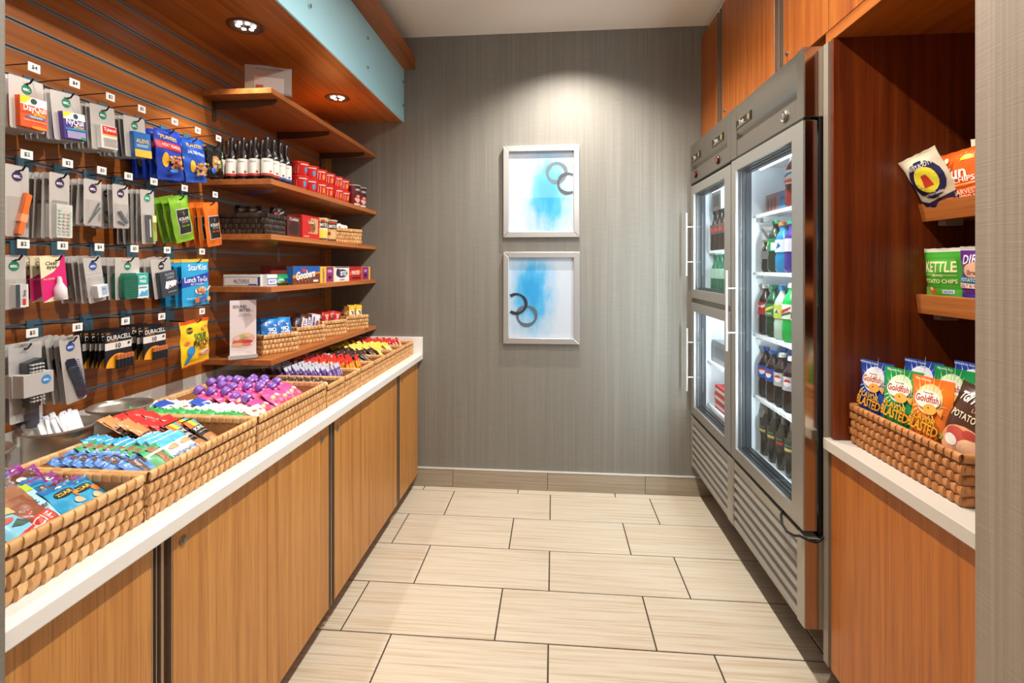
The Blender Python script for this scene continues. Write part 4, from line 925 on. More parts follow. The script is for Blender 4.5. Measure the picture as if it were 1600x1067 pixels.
# ---------------------------------------------------------------- bars and packets
W_, L_ = .048, .150
pk('clif', .058, .148, .018, '#7fc4de', [('p', [(-.028, .018), (.022, .032), (.028, .066), (-.020, .050)], '#cc2a24'), ('t', 'CLIF', 0, .041, .019, '#f6f0ea', {'mw': .044, 'rot': 14}), ('p', [(-.012, .075), (.006, .088), (.022, .072), (.004, .070)], '#3c5a50'), ('e', -.008, .092, .010, .006, '#c8543c'), ('r', -.029, .105, .029, .124, '#d6ba7c')], seed=1, wr=.002)
pk('clif_brown', .058, .148, .020, '#8c5238', [('p', [(-.028, .030), (.024, .050), (.028, .078), (-.022, .060)], '#d43c30'), ('t', 'CLIF', 0, .054, .018, '#f4e4da', {'mw': .044, 'rot': 18})], seed=2, wr=.004, bands=[(.72, 1, '#9c6a4c')])
pk('nutbar', .060, .150, .020, '#a9d6e4', [('r', -.028, .126, .028, .141, '#b2cc3a'), ('t', 'NEW', 0, .133, .008, '#20301a'), ('t', 'Nut', -.006, .092, .013, '#23333a'), ('t', 'Butter', -.002, .076, .013, '#23333a', {'mw': .04}), ('t', 'FILLED', .0, .063, .005, '#4a5a60'), ('p', [(-.012, .012), (.02, .02), (.024, .04), (-.008, .032)], '#cc2a24')], seed=3, wr=.002, bands=[(.86, 1, '#b2cc3a')])
pk('zbar', .062, .132, .022, '#1f9ccc', [('e', -.004, .098, .018, .011, '#262018'), ('t', 'ZBAR', -.004, .098, .009, '#f0c83a', {'mw': .028}), ('e', .016, .086, .010, .008, '#e07a3a'), ('e', .006, .066, .012, .008, '#e8b48a'), ('r', -.03, .012, .03, .022, '#e6dca0')], seed=4, wr=.003, bands=[(.0, .10, '#e6dca0'), (.86, 1, '#1c6aa8')])
pk('zbar_purple', .056, .132, .022, '#82207c', [('e', .008, .112, .008, .006, '#e8e4ea'), ('e', .008, .112, .004, .003, '#2a6a4a'), ('r', -.026, .02, -.010, .1, '#a03a98')], seed=5, wr=.003)
pk('zbar_brown', .056, .132, .018, '#5c3420', [('e', -.006, .11, .010, .006, '#e0d8cc'), ('e', .010, .098, .010, .006, '#3a8ac0')], seed=6, wr=.003)
pk('soft_blue', .064, .118, .024, '#6f9fd8', [('r', -.012, .004, .004, .114, '#6a4a3a'), ('r', .008, .080, .016, .108, '#4a3a34'), ('t', 'Nutri-', -.0035, .085, .007, '#efe8e0', {'rot': -90, 'mw': .03}), ('r', -.028, .006, -.012, .030, '#d6d0cc')], seed=7, wr=.004, bands=[(.55, .9, '#4f86cc'), (.9, 1, '#e6eef6')], sealcol='#3f78c4')
pk('soft_green', .064, .122, .024, '#56b070', [('r', -.010, .004, .006, .116, '#a06a4a'), ('t', 'Nutri-Grain', .014, .078, .007, '#5a4030', {'rot': -90, 'mw': .06}), ('r', -.03, .09, .03, .097, '#e8f2e8')], seed=8, wr=.003, bands=[(0, .3, '#cfe6cc')], sealcol='#3f9a5c')
pk('thins', .058, .132, .018, '#dfe8ec', [('r', -.029, .104, .029, .128, '#49b2d6'), ('t', 'NATURE', 0, .062, .011, '#1f3f7c', {'mw': .042}), ('t', 'VALLEY', 0, .046, .011, '#1f3f7c', {'mw': .042}), ('e', .004, .090, .018, .008, '#d69a6a'), ('p', [(-.029, .004), (.0, .02), (.029, .006), (.029, .0)], '#8ac8a0')], seed=9, wr=.002)
pk('kind_black', .040, .156, .014, '#1b1816', [('r', -.020, .118, -.007, .150, '#e86a2a'), ('r', -.007, .118, .007, .150, '#e8c23a'), ('r', .007, .118, .020, .150, '#4ab0b8'), ('r', -.019, .100, .019, .120, '#17130f'), ('t', 'KIND', 0, .110, .013, '#f4f0ea', {'mw': .034}), ('t', 'DARK CHOCOLATE', 0, .094, .004, '#d8d0c6', {'mw': .032}), ('r', -.018, .02, .018, .08, '#a87448'), ('e', -.004, .05, .010, .014, '#c8925a')], seed=10, wr=.0006, sealcol='#1b1816')
pk('kind_red', .040, .156, .014, '#d8302c', [('r', -.018, .104, .018, .118, '#241a16'), ('t', 'KIND', 0, .111, .010, '#f0e0d0', {'mw': .03}), ('r', -.02, .100, .02, .104, '#e8b03a')], seed=11, wr=.0006)
pk('kind_tan', .040, .156, .014, '#c98a52', [('r', -.020, .092, .020, .112, '#1c1714'), ('t', 'KIND', 0, .102, .010, '#f0e6d8', {'mw': .03})], seed=12, wr=.0006, bands=[(0, .55, '#1c1714')])
pk('white_blue', .050, .122, .014, '#f0f4f6', [('r', -.024, .09, .024, .108, '#2c9ccc')], seed=13, wr=.002, sealcol='#2c9ccc')
pk('granola_green', .062, .095, .020, '#3fae60', [('r', -.028, .060, .028, .068, '#6cc884'), ('e', .01, .034, .014, .010, '#c88a5a')], seed=14, wr=.004, back='#2a7a3c', sealcol='#2f9a4c')
pk('granola_tan', .062, .095, .018, '#e8dcc4', [('r', -.018, .034, -.004, .046, '#c88a6a'), ('r', .0, .040, .014, .052, '#c88a6a'), ('e', 0, .07, .012, .006, '#a86a44')], seed=15, wr=.004, bands=[(.85, 1, '#f2ece0')])
pk('cookie_white', .050, .085, .016, '#f0ebe2', [('e', 0, .060, .007, .005, '#a8643e'), ('e', .012, .040, .005, .004, '#5a6a9c'), ('e', -.012, .035, .005, .004, '#c88a5a')], seed=16, wr=.003)
pk('blue_packet', .075, .10, .012, '#2a56b8', [], seed=17, wr=.002)
pk('candy_brown', .045, .090, .016, '#4e2c24', [('e', 0, .05, .012, .010, '#d8c8bc')], seed=18, wr=.003)
pk('gum_silver', .020, .085, .012, '#6a4c98', [('r', -.009, .062, .009, .083, '#b9bccb'), ('r', -.003, .012, .003, .055, '#c8b8d8')], seed=19, wr=.0015, sealcol='#c8ccd4', bands=[(.78, 1, '#a8acc0')], nu=4, nv=8)
pk('candy_orange', .024, .092, .014, '#e89a2a', [('r', -.010, .012, .010, .05, '#e8b83a'), ('t', 'PAYDAY', 0, .045, .010, '#c42a20', {'rot': 90, 'mw': .06})], seed=20, wr=.002, sealcol='#d42c24', bands=[(.74, 1, '#d42c24')], nu=4, nv=8)
pk('choc_grey', .040, .140, .010, '#a8aab0', [('r', -.016, .02, .016, .10, '#6a5a58'), ('t', "HERSHEY'S", 0, .06, .012, '#d8d8dc', {'rot': 90, 'mw': .07})], seed=21, wr=.002)
pk('choc_dark', .040, .128, .012, '#3e2422', [('t', "HERSHEY'S", .0, .066, .013, '#d8ccc8', {'rot': 90, 'mw': .085}), ('r', .014, .01, .0165, .11, '#b8a8a4')], seed=22, wr=.001)
pk('candy_yellow', .040, .108, .016, '#efd03c', [('r', -.012, .03, .012, .08, '#f4ecc0'), ('t', 'm&m', 0, .056, .014, '#4a2c1c', {'rot': 90})], seed=23, wr=.003)
pk('candy_red', .040, .096, .014, '#cc2622', [('r', -.012, .02, .012, .07, '#e8c8c0')], seed=24, wr=.003)
pk('cookie_blue', .078, .125, .024, '#1f78cc', [('t', 'MINI', -.006, .058, .018, '#f4f6fa', {'rot': 90, 'mw': .05, 'b': .03}), ('t', 'OREO', .014, .055, .020, '#f4f6fa', {'rot': 90, 'mw': .06, 'b': .03}), ('p', [(.008, .10), (.026, .096), (.020, .086)], '#e8d8dc'), ('p', [(-.03, .098), (-.018, .104), (-.02, .092)], '#e8b8c0')], seed=25, wr=.003, sealcol='#2c9ae8')
pk('choc_snick', .046, .120, .018, '#4a2418', [('p', [(-.012, .02), (.016, .02), (.016, .1), (-.012, .1)], '#e8e4ea'), ('t', 'SNICKERS', .002, .06, .014, '#2c3a9c', {'rot': 90, 'mw': .074}), ('r', .016, .02, .020, .1, '#c42a30')], seed=26, wr=.002)
pk('choc_white', .046, .115, .016, '#d8ccd4', [('r', -.016, .02, -.008, .1, '#3a44a0'), ('e', .006, .06, .010, .022, '#8a4a3a')], seed=27, wr=.002)
pk('choc_red', .050, .110, .016, '#b81f22', [('t', 'KitKat', 0, .056, .016, '#f0dcd0', {'rot': 90, 'mw': .07}), ('e', .0, .09, .012, .006, '#e8a07a')], seed=28, wr=.003)
pk('mm_yellow', .044, .118, .016, '#e8b82a', [('r', -.016, .016, .016, .088, '#f6f0e4'), ('t', 'M&M', 0, .052, .020, '#241a14', {'rot': 90, 'mw': .062, 'b': .03})], seed=29, wr=.003)
pk('mm_dark', .044, .115, .016, '#7a4a1c', [('e', 0, .07, .010, .016, '#c8862a')], seed=30, wr=.003)
pk('black_bag', .060, .120, .020, '#191614', [('p', [(-.024, .060), (.026, .075), (.026, .086), (-.024, .071)], '#cc3a2c'), ('t', 'JACK', .002, .05, .014, '#b8b0a8', {'mw': .05}), ('e', 0, .1, .014, .007, '#8a6a54')], seed=31, wr=.003)
pk('black_bar', .036, .110, .014, '#241414', [('r', -.012, .02, .010, .09, '#9c2420')], seed=32, wr=.002)
pk('biscuit', .060, .085, .012, '#e6e2d8', [('p', [(-.02, .02), (.01, .07), (.02, .064), (-.01, .016)], '#4a58a0'), ('e', .012, .03, .008, .006, '#d0a878')], seed=33, wr=.002)
# spouted fruit pouch with a purple cap
me, S = pillow(.066, .125, .026, '#e06a9c', seed=40, wr=.003, bands=[(0, .14, '#b8d8ec'), (.55, 1, '#e84f92')])
cp = MB().lathe([(0, .157), (.012, .157), (.0165, .154), (.018, .147), (.018, .137), (.0165, .132), (.013, .130), (.007, .130)], 16, 0, 0, 0, [lin('#8259b4')] * 7, axis='y')
sp = MB().lathe([(.006, .120), (.006, .133)], 10, 0, 0, 0, [lin('#d88ac0')], axis='y')
kind('pouch', me, [('printed_front', printmesh([('e', -.006, .050, .020, .018, '#b02a54'), ('e', .014, .036, .012, .012, '#c83a64'), ('e', -.016, .074, .008, .006, '#f0d860'), ('e', .012, .078, .014, .009, '#f4b8cc')], S)), ('cap', cp.mesh('cap', 'plastic', 40)), ('spout', sp.mesh('spout', 'plastic', 40))])

def shingle(kd, nm, yc, n, lbl, cat, grp, where, x0=-.938, dx=-.024, al=36, z0=.878, dz=.0015, jy=.003, yaw=0, sub=True, roll=0, base=0):
    for k in range(n):
        a = R(al + rnd.uniform(-3, 3)); up = (-math.cos(a), 0, math.sin(a))
        m = frame((x0 + dx * k, yc + rnd.uniform(-jy, jy), z0 + dz * k), (0, 1, 0), up, roll=roll + rnd.uniform(-3, 3), yaw=yaw + rnd.uniform(-2, 2))
        j = k + base
        put(kd, nm, m, (lbl + ', front one in the ' + where) if j == 0 else '%s %s from the front, %s' % (ORD[j], lbl, where), cat, grp, sub)
B1, B2, B3 = 'energy bar basket', 'cereal bar basket', 'large pouch basket'
G1, G2, G3 = 'bars in the energy bar basket', 'bars in the cereal bar basket', 'packets in the large pouch basket'
shingle('clif', 'energy_bar', .838, 2, 'pale blue bar with a red logo panel', 'snack bar', G1, B1, al=30, z0=.906, dx=-.028)
shingle('clif', 'energy_bar', .775, 6, 'pale blue bar hidden beside the jamb', 'snack bar', G1, B1, al=30, z0=.906, dx=-.026)
shingle('clif_brown', 'energy_bar', .832, 6, 'crinkled brown bar with a red logo panel', 'snack bar', G1, B1, x0=-.992, dx=-.022, z0=.922, al=30, dz=.004)
shingle('clif_brown', 'energy_bar', .872, 3, 'crumpled brown bar beside the pale blue one', 'snack bar', G1, B1, x0=-.945, dx=-.022, z0=.910, al=32)
shingle('nutbar', 'nut_bar', .892, 7, 'pale blue nut butter bar with a lime top', 'snack bar', G1, B1, x0=-.964, dx=-.024, z0=.906, al=32, dz=.0025)
shingle('zbar', 'kids_bar', .942, 7, 'bright blue bar with a round badge', 'snack bar', G1, B1, x0=-.945, dx=-.027, z0=.898, al=32, dz=.003)
shingle('zbar_brown', 'kids_bar', .966, 4, 'dark brown bar between the blue and purple ones', 'snack bar', G1, B1, x0=-.955, dx=-.05, z0=.898, al=33, dz=.005)
shingle('zbar', 'kids_bar', .980, 1, 'bright blue bar beside the purple ones', 'snack bar', G1, B1, x0=-.938, dx=-.03, z0=.894, al=33)
shingle('zbar_purple', 'kids_bar', .982, 6, 'purple bar with a small white seal', 'snack bar', G1, B1, x0=-.955, dx=-.030, z0=.893, al=33, dz=.0035)
shingle('soft_blue', 'cereal_bar', 1.112, 7, 'glossy blue cereal bar with a brown stripe', 'snack bar', G2, B2, x0=-.945, dx=-.028, al=38, z0=.896, dz=.001, yaw=-6)
shingle('soft_green', 'cereal_bar', 1.172, 7, 'green cereal bar with a brown stripe', 'snack bar', G2, B2, x0=-.942, dx=-.028, al=37, z0=.896, dz=.001)
shingle('thins', 'granola_thins', 1.226, 3, 'white and blue granola packet', 'snack bar', G2, B2, x0=-.940, dx=-.026, al=36, z0=.896)
shingle('white_blue', 'cereal_bar', 1.212, 6, 'white bar with blue ends', 'snack bar', G2, B2, x0=-1.03, dx=-.022, al=36, z0=.902, dz=.001)
shingle('thins', 'granola_thins', 1.270, 3, 'right-hand white and blue granola packet', 'snack bar', G2, B2, x0=-.946, dx=-.026, al=36, z0=.896)
shingle('kind_tan', 'nut_bar', 1.275, 6, 'tan and black nut bar', 'snack bar', G2, B2, x0=-1.035, dx=-.018, al=31, z0=.912, dz=.003)
shingle('kind_black', 'nut_bar', 1.318, 2, 'left black nut bar with a striped top', 'snack bar', G2, B2, x0=-.946, dx=-.024, al=30, z0=.898)
shingle('kind_red', 'nut_bar', 1.316, 6, 'red-topped nut bar, left column', 'snack bar', G2, B2, x0=-.985, dx=-.026, z0=.906, al=31, dz=.005)
shingle('kind_black', 'nut_bar', 1.366, 2, 'right black nut bar with a striped top', 'snack bar', G2, B2, x0=-.956, dx=-.026, al=30, z0=.894)
shingle('kind_red', 'nut_bar', 1.360, 6, 'red-topped nut bar, right column', 'snack bar', G2, B2, x0=-1.00, dx=-.025, z0=.902, al=31, dz=.005)
shingle('granola_green', 'granola_packet', 1.488, 15, 'green granola packet', 'snack packet', G3, B3, x0=-.945, dx=-.0245, al=38, z0=.908, dz=.0008, yaw=10)
shingle('granola_tan', 'granola_packet', 1.546, 15, 'cream granola packet', 'snack packet', G3, B3, x0=-.942, dx=-.0245, al=38, z0=.905, dz=.0008, yaw=8)
shingle('cookie_white', 'cookie_packet', 1.592, 12, 'white cookie packet with brown dots', 'snack packet', G3, B3, x0=-.955, dx=-.030, al=40, z0=.905, dz=.0012, yaw=6)
for k, (x, y) in enumerate([(-1.30, 1.565), (-1.20, 1.60)]):
    put('blue_packet', 'blue_packet', frame((x + .06, y, .935), (0, 1, 0), (-.9, 0, .42), yaw=8, roll=12), ('blue foil packet sticking up at the back of the large pouch basket', 'blue foil packet under the purple caps of the large pouch basket')[k], 'snack packet', G3)
k = 0
for c, (y, n, x0) in enumerate([(1.645, 5, -.945), (1.708, 5, -.960), (1.770, 5, -.945), (1.832, 5, -.950), (1.868, 2, -1.03)]):
    cn = ['leftmost', 'second', 'third', 'fourth', 'far'][c]
    for j in range(n):
        a = R(30 + rnd.uniform(-4, 6))
        put('pouch', 'fruit_pouch', frame((x0 - .048 * j, y + rnd.uniform(-.006, .006), .905 + .004 * j + (c % 2) * .004), (0, 1, 0), (-math.cos(a), 0, math.sin(a)), roll=rnd.uniform(-8, 8), yaw=rnd.uniform(-6, 10)),
            '%s pink fruit pouch with a purple cap, %s column of the pouch basket' % (ORD[j], cn), 'fruit pouch', 'purple-capped fruit pouches')
def files(kd, nm, y0, y1, ny, xs_, al, lbl, grp, z=.872, yaw=0, rt=(0, 1, 0)):
    j = 0
    for iy in range(ny):
        for x in xs_:
            a = R(al + rnd.uniform(-4, 4)); y = y0 + (y1 - y0) * (iy + .5) / ny
            put(kd, nm, frame((x, y + rnd.uniform(-.002, .002), z), rt, (-math.cos(a), 0, math.sin(a)), roll=rnd.uniform(-4, 4), yaw=yaw + rnd.uniform(-6, 6)),
                '%s, %s row back, %s from the left' % (lbl, ['first'] [0] if xs_.index(x) == 0 else ORD[xs_.index(x)], ['first', 'second', 'third', 'fourth', 'fifth', 'sixth', 'seventh', 'eighth'][iy]), 'candy', grp)
            j += 1
XS = lambda a, n, d: [a - d * k for k in range(n)]
files('candy_brown', 'candy_packet', 1.915, 2.065, 3, XS(-.95, 10, .036), 45, 'brown candy packet', 'brown candy packets in their basket', z=.890)
files('gum_silver', 'gum_pack', 2.088, 2.238, 6, XS(-.985, 9, .036), 74, 'silver-topped purple gum pack', 'gum packs in their basket', z=.905)
files('candy_orange', 'candy_bar', 2.262, 2.416, 5, XS(-.965, 8, .042), 72, 'orange candy bar with a red top', 'orange candy bars in their basket', z=.905)
files('choc_grey', 'chocolate_bar', 2.440, 2.50, 1, XS(-1.06, 6, .03), 34, 'silver-grey chocolate bar', 'grey chocolate bars in their basket', z=.90)
files('choc_dark', 'chocolate_bar', 2.490, 2.59, 2, XS(-.95, 7, .032), 38, 'dark brown chocolate bar with pale lettering', 'brown chocolate bars in their basket', z=.89)
files('choc_dark', 'chocolate_bar', 2.612, 2.762, 3, XS(-.95, 6, .034), 40, 'dark chocolate bar of the fifth small basket', 'dark bars in the fifth small basket', z=.885)
files('candy_yellow', 'candy_packet', 2.700, 2.935, 4, XS(-.955, 7, .042), 50, 'yellow candy packet', 'yellow candy packets', z=.895)
files('candy_red', 'candy_packet', 2.956, 3.112, 3, XS(-.965, 7, .042), 58, 'red candy packet', 'red candy packets by the end upstand', z=.895)

# steel tins behind the first two baskets
for i, (x, y, r) in enumerate([(-1.345, 1.012, .084), (-1.335, 1.218, .086), (-1.340, 1.415, .084)]):
    t = thing('steel_tin', (x, y, CT), ['round steel tin partly hidden behind the doorway jamb', 'round steel tin full of white paper sticks', 'empty round steel tin beside the nut bars'][i], 'tin', 'steel tins')
    obj('bowl', MB().lathe([(0, .001), (r * .82, .001), (r * .84, .004), (r * .86, .130), (r * .99, .135), (r, .139), (r * .985, .142), (r * .90, .137), (r * .82, .127), (r * .80, .008), (0, .006)], 40).mesh('bowl', 'tin', 50), t)
def sticks(tx, ty, n, tin):
    for k in range(n):
        a = (k / n - .5); o = obj('paper_stick', MB().box(-.0042, .0042, -.0014, .0014, 0, .085, lin('#e9e8ea')).box(-.0042, .0042, -.0016, .0016, .080, .0852, lin('#c9cde0')).mesh('paper_stick', 'paper'))
        o.matrix_world = Matrix.Translation((tx + (.035 if k % 2 else -.005) + rnd.uniform(-.01, .01), ty + a * .105, CT + .060)) @ Matrix.Rotation(R(64 + rnd.uniform(-8, 8)), 4, 'Y') @ Matrix.Rotation(R(90), 4, 'Z') @ Matrix.Rotation(R(rnd.uniform(-8, 8)), 4, 'Y') if False else \
            Matrix.Translation((tx + (.030 if k % 2 else 0) + rnd.uniform(-.008, .008), ty + a * .105, CT + .090)) @ Matrix.Rotation(R(-26 + rnd.uniform(-6, 6)), 4, 'Y') @ Matrix.Rotation(R(rnd.uniform(-7, 7)), 4, 'X') @ Matrix.Rotation(R(75 + rnd.uniform(-10, 10)), 4, 'Z')
        tag(o, 'slim white paper stick standing in the %s tin' % tin, 'paper stick', 'paper sticks in the %s tin' % tin)
sticks(-1.335, 1.218, 34, 'middle'); sticks(-1.345, 1.012, 8, 'leftmost')
# ---------------------------------------------------------------- goods on the teak shelves
wine = MB().lathe([(0, 0), (.024, 0), (.026, .004), (.026, .092), (.022, .108), (.0115, .124), (.0105, .165)], 16, cols=[lin('#0c0708')] * 6)
fo = MB().lathe([(.0115, .126), (.0115, .128), (.0122, .150), (.0125, .178), (.0118, .180), (0, .180)], 14, cols=[lin('#120d0e')] * 5)
def winelabel(red):
    m = MB(); rr = .0264
    def S(x, y, h): a = x / rr; return ((rr + h) * math.sin(a), -(rr + h) * math.cos(a), y)
    m = printed([('r', -.036, .026, .036, .088, '#e9e5dc'), ('r', -.036, .016, .036, .026, red), ('t', 'REDWOOD', 0, .076, .005, '#3a3430', {'mw': .03}), ('r', .012, .030, .022, .038, red)], S, lift=0, step=.006)
    return m.mesh('label', 'print', 60)
kind('wine_red', wine.mesh('glass', 'plastic', 40), [('label', winelabel('#b23a30')), ('foil', fo.mesh('foil', 'plastic', 40))])
kind('wine_blue', KIND['wine_red'][0], [('label', winelabel('#3a4a9c')), KIND['wine_red'][1][1]])
Z2 = 1.800
for j, y in enumerate((1.981, 2.030, 2.079, 2.128)):
    for i, x in enumerate((-1.418, -1.366, -1.314, -1.262, -1.208)):
        kd = 'wine_blue' if j >= 2 else 'wine_red'
        m = Matrix.Translation((x, y, Z2 + .0005)) @ Matrix.Rotation(R(28 if i == 4 else 12), 4, 'Z') @ Matrix.Diagonal((.9, .9, 1, 1))
        put(kd, 'wine_bottle', m, 'small wine bottle with %s-edged label, %s from the wall, %s row from the doorway' % ('blue' if j >= 2 else 'red', ['first', 'second', 'third', 'fourth', 'fifth'][i], ORD[j]), 'bottle', 'small wine bottles on the second shelf')
def cupkind(name, r0, r1, h, base, ops, lid, n=20):
    m = MB().lathe([(0, 0), (r0, 0), (r0 + .001, .002), (r1, h - .006)], n, cols=[lin(base)] * 3)
    def S(x, y, hh): rr = r0 + (r1 - r0) * y / h; a = x / rr; return ((rr + hh) * math.sin(a), -(rr + hh) * math.cos(a), y)
    l = MB().lathe([(r1 - .001, h - .008), (r1 + .0025, h - .006), (r1 + .0025, h - .001), (r1 - .001, h), (r1 - .003, h - .002), (0, h - .002)], n, cols=[lin(lid)] * 5)
    kind(name, m.mesh('cup', 'film', 40), [('printed_label', printed(ops, S, step=.012).mesh('printed_label', 'print', 60)), ('lid', l.mesh('lid', 'plastic', 40))])
cupkind('cup_blue', .032, .043, .067, '#d0201f', [('r', -.052, .012, -.028, .048, '#ece4d8'), ('t', 'MINIS', -.040, .032, .006, '#5a4a4a', {'rot': 90}), ('p', [(.0, .040), (.016, .044), (.018, .022), (.006, .014)], '#3a9ccc'), ('r', -.02, .052, .02, .057, '#f0d8c8')], '#dd2a24')
cupkind('cup_gold', .032, .043, .067, '#d0201f', [('r', -.020, .014, .002, .050, '#efe6d4'), ('p', [(.004, .040), (.018, .044), (.020, .020), (.008, .014)], '#e8a02a'), ('r', -.02, .052, .02, .057, '#f0d8c8')], '#dd2a24')
for c, x in enumerate((-1.224, -1.322)):
    for tr_ in (0, 1):
        for j in range(6):
            y = 2.270 + .0965 * j + (.004 if c else 0)
            m = Matrix.Translation((x + rnd.uniform(-.003, .003), y, Z2 + .0005 + tr_ * .0675)) @ Matrix.Rotation(R(58 + rnd.uniform(-10, 10)), 4, 'Z')
            put('cup_blue' if j < 2 else 'cup_gold', 'snack_cup', m, 'red lidded snack cup, %s from the wine bottles, %s tier, %s row' % (['first', 'second', 'third', 'fourth', 'fifth', 'sixth'][j], ('lower', 'upper')[tr_], ('front', 'rear')[c]), 'snack cup', 'red snack cups on the second shelf')
cupkind('soup_red', .038, .044, .130, '#7c1f26', [('r', -.018, .035, .034, .122, '#2a2024'), ('t', 'HOMESTYLE', .006, .100, .012, '#e8e2dc', {'mw': .042}), ('e', .006, .058, .018, .014, '#c8402f'), ('e', .006, .060, .010, .007, '#e8a890'), ('p', [(-.016, .05), (.0, .03), (.028, .046), (.03, .036), (.0, .02), (-.018, .04)], '#e0b0a0'), ('r', -.02, .006, .03, .018, '#d8c8c0'), ('r', -.052, .064, -.02, .066, '#4a1418')], '#b8aea4')
for j, y in enumerate((2.905, 3.000)):
    put('soup_red', 'soup_cup', Matrix.Translation((-1.222, y, Z2 + .0005)) @ Matrix.Rotation(R(62), 4, 'Z'), ('dark red soup cup next to the red snack cups', 'dark red soup cup at the far end of the second shelf')[j], 'soup cup', 'dark red soup cups')
# third shelf
Z3 = 1.570
basket((-1.325, 2.055, Z3 + .0005), .225, .15, .092, 4, .026, 'black woven basket of dark packets on the third shelf', 'woven baskets on the shelves', 0, 'blk', False)
for k, (x, y, kd, rl) in enumerate([(-1.36, 2.02, 'black_bag', -4), (-1.29, 2.03, 'black_bag', 8), (-1.24, 2.06, 'black_bar', -14), (-1.39, 2.08, 'black_bag', 2), (-1.31, 2.09, 'black_bar', 10), (-1.26, 2.11, 'black_bag', -6)]):
    put(kd, 'dark_packet', frame((x, y, Z3 + .016), (.86, .5, 0), (0, .22, 1), roll=rl), ['black packet with a red streak at the left of the black basket', 'black packet with a red streak in the middle of the black basket', 'slim dark red bar at the right of the black basket', 'black packet behind the left one in the black basket', 'slim dark bar at the back of the black basket', 'black packet at the back right of the black basket'][k], 'snack packet', 'dark packets in the black basket')
boxk('cookie_box', .172, .115, .16, '#c4201f', [('r', -.004, .03, .07, .105, '#c8a070'), ('e', .016, .064, .028, .032, '#8c5a34'), ('e', .01, .07, .006, .006, '#3a2014'), ('e', .026, .056, .006, .006, '#3a2014'), ('t', 'Cookies', .0, .085, .016, '#f4e6da', {'mw': .06}), ('t', 'MILK CHOCOLATE', .01, .03, .007, '#f0c8a0', {'mw': .08}), ('t', 'CHOCOLATE CHIP', -.05, .012, .006, '#f0e6e0', {'mw': .05})],
     sops=[('r', -.07, .006, .07, .11, '#5c1a1c'), ('e', 0, .045, .05, .034, '#3a1a14'), ('t', 'Cookies', .0, .094, .016, '#e8d8d0', {'mw': .09})])
put('cookie_box', 'cookie_box', frame((-1.205, 2.352, Z3 + .0005), *FL), 'red cookie display box beside the black basket on the third shelf', 'box')
boxk('choc_box', .10, .10, .14, '#5a1c1c', [('e', 0, .045, .038, .030, '#3a1a12'), ('t', 'Cookies', 0, .086, .014, '#e0d0c8', {'mw': .07})])
put('choc_box', 'cookie_box', frame((-1.215, 2.208, Z3 + .0005), *FL, yaw=-6), 'dark maroon cookie carton squeezed between the black basket and red box', 'box')
cupkind('mac_yellow', .040, .046, .118, '#e9dfc8', [('r', -.044, .066, .044, .1, '#3c2a26'), ('t', 'HOMESTYLE', 0, .082, .015, '#f0ece6', {'mw': .062}), ('r', -.044, .10, .044, .112, '#d8b040'), ('e', 0, .103, .012, .006, '#c42a24'), ('e', 0, .034, .032, .024, '#e8cf52'), ('r', -.03, .004, .03, .012, '#4a3a34')], '#c8c2b8')
cupkind('mac_brown', .040, .046, .118, '#cfa870', [('r', -.044, .066, .044, .1, '#3c2a26'), ('t', 'HOMESTYLE', 0, .082, .015, '#f0ece6', {'mw': .062}), ('r', -.044, .10, .044, .112, '#8a5a34'), ('e', 0, .103, .012, .006, '#c42a24'), ('e', 0, .034, .030, .022, '#d8b07a'), ('e', -.018, .042, .012, .010, '#8a3a20'), ('r', -.03, .004, .03, .012, '#4a3a34')], '#c8c2b8')
for j, (y, kd, l) in enumerate([(2.490, 'mac_yellow', 'pale yellow noodle cup between the red box and the brown cup'), (2.596, 'mac_brown', 'brown noodle cup beside the small tan basket on the third shelf')]):
    put(kd, 'noodle_cup', Matrix.Translation((-1.232, y, Z3 + .0005)) @ Matrix.Rotation(R(52), 4, 'Z'), l, 'noodle cup', 'noodle cups on the third shelf')
def face_basket(x, y, z, W, D, H, l, rz=62):
    return basket((x, y, z + .0005), W, D, H, 4 if H < .09 else 4, .0185, l, 'woven baskets on the shelves', R(rz), 'tan', False)
face_basket(-1.262, 2.80, Z3, .22, .13, .086, 'small tan basket of biscuit packets at the far end of the third shelf', 66)
for k, (dx, dy, rl) in enumerate([(0.03, -.05, 14), (0.02, .0, -10), (.01, .05, 6), (-.03, -.02, 20), (-.03, .04, -16)]):
    put('biscuit', 'biscuit_packet', frame((-1.262 + dx, 2.80 + dy, Z3 + .03), (.5, .86, 0), (-.15, .1, 1), roll=rl), 'white and blue biscuit packet, %s in the tan basket on the third shelf' % ['front left', 'front middle', 'front right', 'back left', 'back right'][k], 'snack packet', 'biscuit packets')
# fourth shelf
Z4 = 1.350
boxk('mint_box', .165, .050, .055, '#ded9d2', [('r', -.080, .003, .080, .040, '#2f3a86'), ('r', -.078, .005, .070, .038, '#e4dfd8'), ('t', 'ALTOIDS', -.002, .023, .014, '#2a2a3a', {'mw': .07}), ('r', .03, .006, .066, .011, '#2f3a86'), ('r', -.03, .012, .03, .0135, '#8a8a96')],)
put('mint_box', 'mint_box', frame((-1.305, 1.957, Z4 + .0005), *FC), 'long white mint box at the near end of the fourth shelf', 'box')
boxk('mint_box2', .075, .050, .10, '#dfe4ec', [('r', -.036, .004, .036, .034, '#3a5cae'), ('r', -.032, .008, .032, .030, '#e4e8f2'), ('t', 'MINTS', 0, .019, .010, '#3a5cae')])
put('mint_box2', 'mint_box', frame((-1.203, 2.055 - .045, Z4 + .0005), *FL), 'short white and blue mint box beside the green roll pack', 'box')
